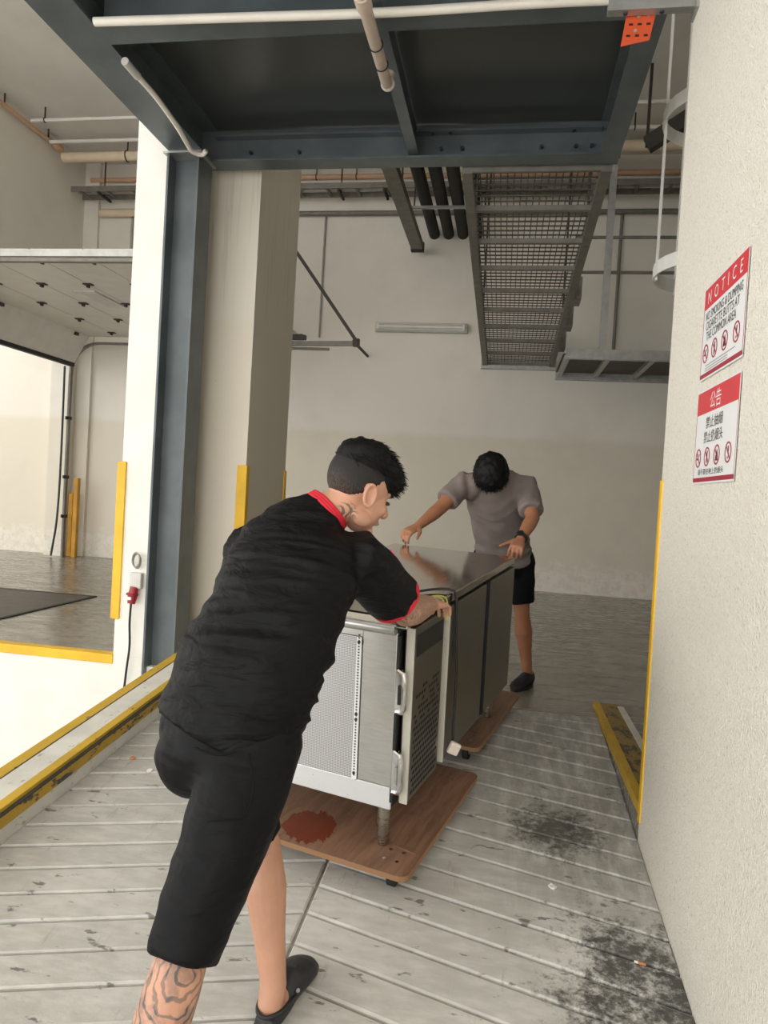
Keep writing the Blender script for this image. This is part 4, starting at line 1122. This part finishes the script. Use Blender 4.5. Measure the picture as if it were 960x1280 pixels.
for k_ in (-.008, .0, .008):
    band(J1['nb']+(J1['nb']-J1['trap']).normalized()*k_-V((.004, .003, .006)), J1['nb']-J1['trap'], .071-.2*k_, .068-.2*k_, l1, 'red_trim', 'collar', body1, .0065)
for (a_, b_) in (((-.318, 2.085, 1.085), (-.312, 2.105, 1.055)), ((-.300, 2.125, 1.045), (-.292, 2.15, 1.01)), ((-.268, 2.20, .99), (-.262, 2.22, .965))):
    MB().tube([a_, lerp(a_, b_, .5)+V((.004, 0, .002)), b_], .006, 6).build('sleeve_print', 'pink_print', body1, smooth=True)
# shorts
mb = MB()
spine(mb, [(pel-V((-.01, .02, .09)), .165, .13), (pel-V((0, .012, .03)), .184, .152), (J1['hem']+V((0, 0, .0)), .176, .140), (J1['hem']+V((.015, .01, .06)), .165, .125)], l1)
mb.ball(pel-f1*.055-l1*.055+V((0, 0, -.045)), .110); mb.ball(pel-f1*.050+l1*.06+V((0, 0, -.045)), .110)
hemR = V((-.643, 1.492, .188))
limb(mb, [(hipR, .118), (lerp(hipR, thR, .6), .114), (thR, .104), (lerp(thR, kneeR, .6), .094)])
mb.tube([lerp(thR, kneeR, .3), lerp(thR, kneeR, .7), kneeR, hemR], [.098, .092, .084, .080], 24)
limb(mb, [(hipL, .112), (lerp(hipL, kneeL, .4), .096), (lerp(hipL, kneeL, .65), .082)])
mb.tube([lerp(hipL, kneeL, .5), lerp(hipL, kneeL, .75), lerp(hipL, kneeL, .9)], [.086, .078, .074], 20)
def folds2(co, n_):
    return .006*noise.noise(V((co.x*9, co.y*9, co.z*5)))+.004*(1-abs(noise.noise(V((co.x*7+4, co.y*7, co.z*11))))*2)
shorts1 = union(mb, 'shorts', 'shorts_black', .0085, body1, 4, folds2)
for pts in (((-.71, 1.64, .61), (-.675, 1.63, .606), (-.64, 1.63, .605), (-.60, 1.64, .612)), ((-.57, 1.66, .60), (-.56, 1.64, .52), (-.56, 1.61, .48), (-.59, 1.59, .46), (-.62, 1.58, .455))):
    q_ = []
    for p_ in arc(pts, 6):
        ok_, loc_, n_, i_ = shorts1.closest_point_on_mesh(p_)
        q_.append(loc_+n_*.0008 if ok_ else p_)
    MB().tube(q_, .0022, 6).build('pocket_seam', 'shorts_black', body1, smooth=True)
# hair: long dark top falling forward, cropped fade below
def top_h(a_, b_, d_):
    line = .16-.34*sst(a_, .1, .8)
    return -.004+.026*sst(d_, line-.05, line+.55) + .012*sst(a_, .5, .9)*sst(d_, .0, .3)
def fade_h(a_, b_, d_):
    lim = -.78+.35*sst(a_, -.5, .1)
    if a_ > .12: lim = max(lim, -.25+1.6*(a_-.12))
    return -.004+.0065*sst(d_, lim, lim+.16)
M = Mat('cropped_hair', rough=.75)
k = M.noise(M.mapped(M.obj(), (1, 1, .35)), 260, 3, .6)
low = M.near(tuple(P1(-.005, 0, .125)), .135, .215)
c = M.mix(M.ramp(k, .36, .62), srgb(26, 22, 20), srgb(92, 74, 63))
M.color(M.mix(low, c, srgb(22, 19, 18))); M.bump(k, .5, .002)
hair_cap('cropped_hair', M.m, P1, ax1, body1, 1.06, fade_h, 3)
hair_cap('hair', 'hair', P1, ax1, body1, 1.06, top_h, 5, 2600, .026, (.55, 0, -.22), .0009)
clog(body1, V((-.552, 1.852, rz(1.852))), V((-.500, 2.115, rz(2.115))))
clog(body1, V((-.682, 1.285, rz(1.285))), V((-.640, 1.555, rz(1.555))))

# ---- farther man, bowed over the far end of the counter
J2 = dict(pelvis=(.020, 4.80, .862), waist=(-.012, 4.69, 1.049), chest=(-.050, 4.55, 1.245), uchest=(-.061, 4.480, 1.360), nb=(-.072, 4.425, 1.415), head=(-.085, 4.262, 1.402))
for k_ in J2: J2[k_] = V(J2[k_])
l2 = V((1, .12, 0)).normalized(); f2 = V((.12, -1, 0)).normalized()
shL2, elL2, wrL2 = V((.128, 4.500, 1.350)), V((.172, 4.310, 1.157)), V((.104, 4.140, 1.036))
shR2, elR2, wrR2 = V((-.250, 4.450, 1.348)), V((-.372, 4.290, 1.185)), V((-.478, 4.150, 1.078))
hL2, hR2 = J2['pelvis']+l2*.10, J2['pelvis']-l2*.10
kL2, aL2 = V((.158, 4.850, .540)), V((.226, 4.985, .105))
kR2, aR2 = V((-.10, 4.90, .52)), V((-.14, 5.22, .105))
mb = MB()
spine(mb, [(J2['pelvis']-V((0, 0, .09)), .13, .10), (J2['pelvis'], .155, .11), (J2['waist'], .135, .10), (J2['chest'], .155, .11), (J2['uchest'], .16, .09), (J2['nb'], .07, .06)], l2)
f2h = V((.03, .24, -.97)); l2h = V((1, .02, 0.06))
P2, ax2 = head(mb, J2['head'], f2h, l2h, 1.02)
limb(mb, [(lerp(J2['uchest'], J2['nb'], .5), .062), (J2['nb'], .056), (P2(-.03, 0, -.05), .054), (P2(-.01, 0, 0), .05)])
for sh, el, wr in ((shL2, elL2, wrL2), (shR2, elR2, wrR2)):
    limb(mb, [(sh, .056), (lerp(sh, el, .5), .050), (el, .041), (lerp(el, wr, .3), .042), (lerp(el, wr, .75), .032), (wr, .027)])
hand(mb, wrL2, V((-.20, -.80, -.40)), V((.1, -.35, 1)), V((-1, 0, 0)), (.55, .75, .35), 1.0, -.35, .10)
hand(mb, wrR2, V((-.62, -.72, -.42)), V((0, -.3, 1)), V((.6, -.6, 0)), (.35, .65, .5), 1.0, .1)
limb(mb, [(hL2, .085), (lerp(hL2, kL2, .5), .074), (kL2, .052), (lerp(kL2, aL2, .12), .050), (lerp(kL2, aL2, .35), .060), (lerp(kL2, aL2, .7), .041), (aL2, .034)])
limb(mb, [(hR2, .085), (lerp(hR2, kR2, .5), .074), (kR2, .054), (lerp(kR2, aR2, .3), .056), (lerp(kR2, aR2, .65), .044), (aR2, .035)])
FEET2 = []
for ank, dr in ((aL2, V((-.42, -.90, 0))), (aR2, V((-.1, -.99, 0)))):
    dr.normalize(); sx = dr.cross(V((0, 0, 1)))
    hl = V((ank.x, ank.y, .04))-dr*.035; toe = hl+dr*.22-V((0, 0, .008))
    limb(mb, [(ank, .035), (lerp(ank, hl, .6), .034)])
    mb.loft([(hl, sx*.03, V((0, 0, .026))), (lerp(hl, toe, .5)+V((0, 0, .010)), sx*.034, V((0, 0, .03))), (lerp(hl, toe, .8), sx*.038, V((0, 0, .02))), (toe, sx*.025, V((0, 0, .014)))], 16)
    FEET2.append((hl, dr, sx))
body2 = union(mb, 'person', SK2, .0055, None, 3)
tag(body2, 'farther man in grey shirt bowing his head over the far counter end', 'person')
face_parts(body2, P2, ax2, 1.02)
mb = MB()
spine(mb, [(J2['pelvis']+V((.005, .0, -.02)), .185, .140), (J2['pelvis']+V((-.004, -.02, .05)), .182, .138), (J2['waist'], .170, .128), (J2['chest'], .180, .130), (J2['uchest'], .176, .108), (lerp(J2['uchest'], J2['nb'], .7), .11, .08), (J2['nb'], .072, .066)], l2)
for sg, sh, el, fr in ((1, shL2, elL2, .80), (-1, shR2, elR2, .72)):
    limb(mb, [(sh-l2*.05*sg-V((0, 0, .02)), .085), (sh, .070), (lerp(sh, el, .4), .068)])
    mb.tube([lerp(sh, el, .2), lerp(sh, el, .5), lerp(sh, el, fr)], [.069, .070, .072], 20)
def folds3(co, n_):
    q = co-J2['chest']
    r_ = math.sqrt((q.x*1.1)**2+((q.z-.22)*.8)**2)
    return .006*(1-abs(noise.noise(V((r_*19, q.x*3.5, q.y*3))))*2.2)+.003*noise.noise(co*16)
union(mb, 'shirt', 'shirt_grey', .0085, body2, 4, folds3)
band(J2['nb']-V((0, .0, .004)), J2['nb']-J2['uchest'], .072, .068, l2, 'shirt_grey', 'collar', body2, .007)
mb = MB()
spine(mb, [(J2['pelvis']-V((0, 0, .10)), .16, .125), (J2['pelvis'], .172, .13), (J2['pelvis']+V((-.01, -.03, .06)), .155, .115)], l2)
for hp, kn in ((hL2, kL2), (hR2, kR2)):
    limb(mb, [(hp, .105), (lerp(hp, kn, .5), .094)])
    mb.tube([lerp(hp, kn, .3), lerp(hp, kn, .6), lerp(hp, kn, .86)], [.096, .090, .084], 20)
union(mb, 'shorts', 'shorts_dark', .0085, body2, 4, folds2)
def cap2(a_, b_, d_):
    lim = -.55+.25*sst(a_, -.5, .1)
    if a_ > .1: lim = max(lim, -.3+1.0*(a_-.1))
    return -.005+.030*sst(d_, lim, lim+.35)
hair_cap('hair', 'hair', P2, ax2, body2, 1.02, cap2, 9, 2200, .026, (.7, 0, -.3), .001)
# watch
wd = (wrL2-elL2).normalized(); wc = lerp(elL2, wrL2, .93)
for k_ in (-.008, 0, .008): band(wc+wd*k_, wd, .0315, .0315, l2, 'rubber', 'watch_strap', body2, .005)
up_ = (V((-.2, -.5, .85))-wd*V((-.2, -.5, .85)).dot(wd)).normalized()
MB().cyl(wc+up_*.030, wc+up_*.042, .019, 16).build('watch_case', 'gasket', body2, smooth='auto')
# trainers
for hl, dr, sx in FEET2:
    base = V((hl.x, hl.y, 0)); up = V((0, 0, 1)); mb = MB()
    mb.loft([(base+dr*(.29*t-.045)+up*(h/2+.004), sx*w_, up*h/2) for t, w_, h in ((0, .022, .06), (.06, .036, .095), (.25, .041, .105), (.42, .043, .092), (.6, .048, .072), (.8, .050, .055), (.93, .040, .042), (1.0, .020, .028))], 20)
    sh_ = union(mb, 'shoe', 'shoe', .005, body2, 3)
    sole = MB().loft([(base+dr*(.29*t-.047)+up*z_, dr*.0+sx*.0+V((0, 0, 0)), V((0, 0, 0))) for t, z_ in ((0, 0), (1, 0))], 4) if False else MB()
    pts = [(base+dr*(.145-.045)+dr*.150*math.cos(t)+sx*(.050+.006*math.cos(t))*math.sin(t)) for t in [k*math.pi/12 for k in range(24)]]
    sole.hexa([p_+up*.0005 for p_ in pts], [p_+up*.020 for p_ in pts]).build('sole', 'rubber', body2)
    for i in range(4):
        t = .40+.075*i; h = .098-.11*(t-.38)
        c_ = base+dr*(.29*t-.045)+up*h
        MB().tube([c_-sx*.024-up*.008, c_+up*.003, c_+sx*.024-up*.008], .003, 6).build('lace', 'lace', body2, smooth=True)

# ------------------------------------------------------------------ litter on the ramp
cg = T('cigarette_butt', 'cigarette butt with orange filter on the grimy ramp', 'cigarette', (.52, 2.34, rz(2.34)))
def on_ramp(x, y, h): return V((x, y, rz(y)+h))
MB().cyl(on_ramp(.505, 2.35, .0055), on_ramp(.528, 2.345, .0055), .004, 10).build('filter', 'filter', cg, smooth='auto')
MB().cyl(on_ramp(.494, 2.352, .0055), on_ramp(.505, 2.35, .0055), .0039, 10).build('paper', 'paper', cg, smooth='auto')
for x, y, c_, nm, lb, ct in ((.26, 2.68, 'paper', 'paper_scrap', 'tiny white paper scrap beside the black mould patch', 'scrap'), (-1.70, 3.23, 'filter', 'leaf_scrap', 'small orange leaf scrap at the foot of the left kerb', 'leaf'),
                             (-1.56, 3.13, 'paper', 'paper_scrap', 'small crumpled white scrap near the left kerb', 'scrap')):
    mb = MB(); rnd = random.Random(int(x*100)+500)
    n_ = 7
    lo = [on_ramp(x+rnd.uniform(.008, .017)*math.cos(2*math.pi*k/n_), y+rnd.uniform(.008, .017)*math.sin(2*math.pi*k/n_), .0018) for k in range(n_)]
    mb.hexa(lo, [q+V((0, 0, .003+rnd.uniform(0, .006))) for q in lo])
    tag(mb.build(nm, c_), lb, ct)
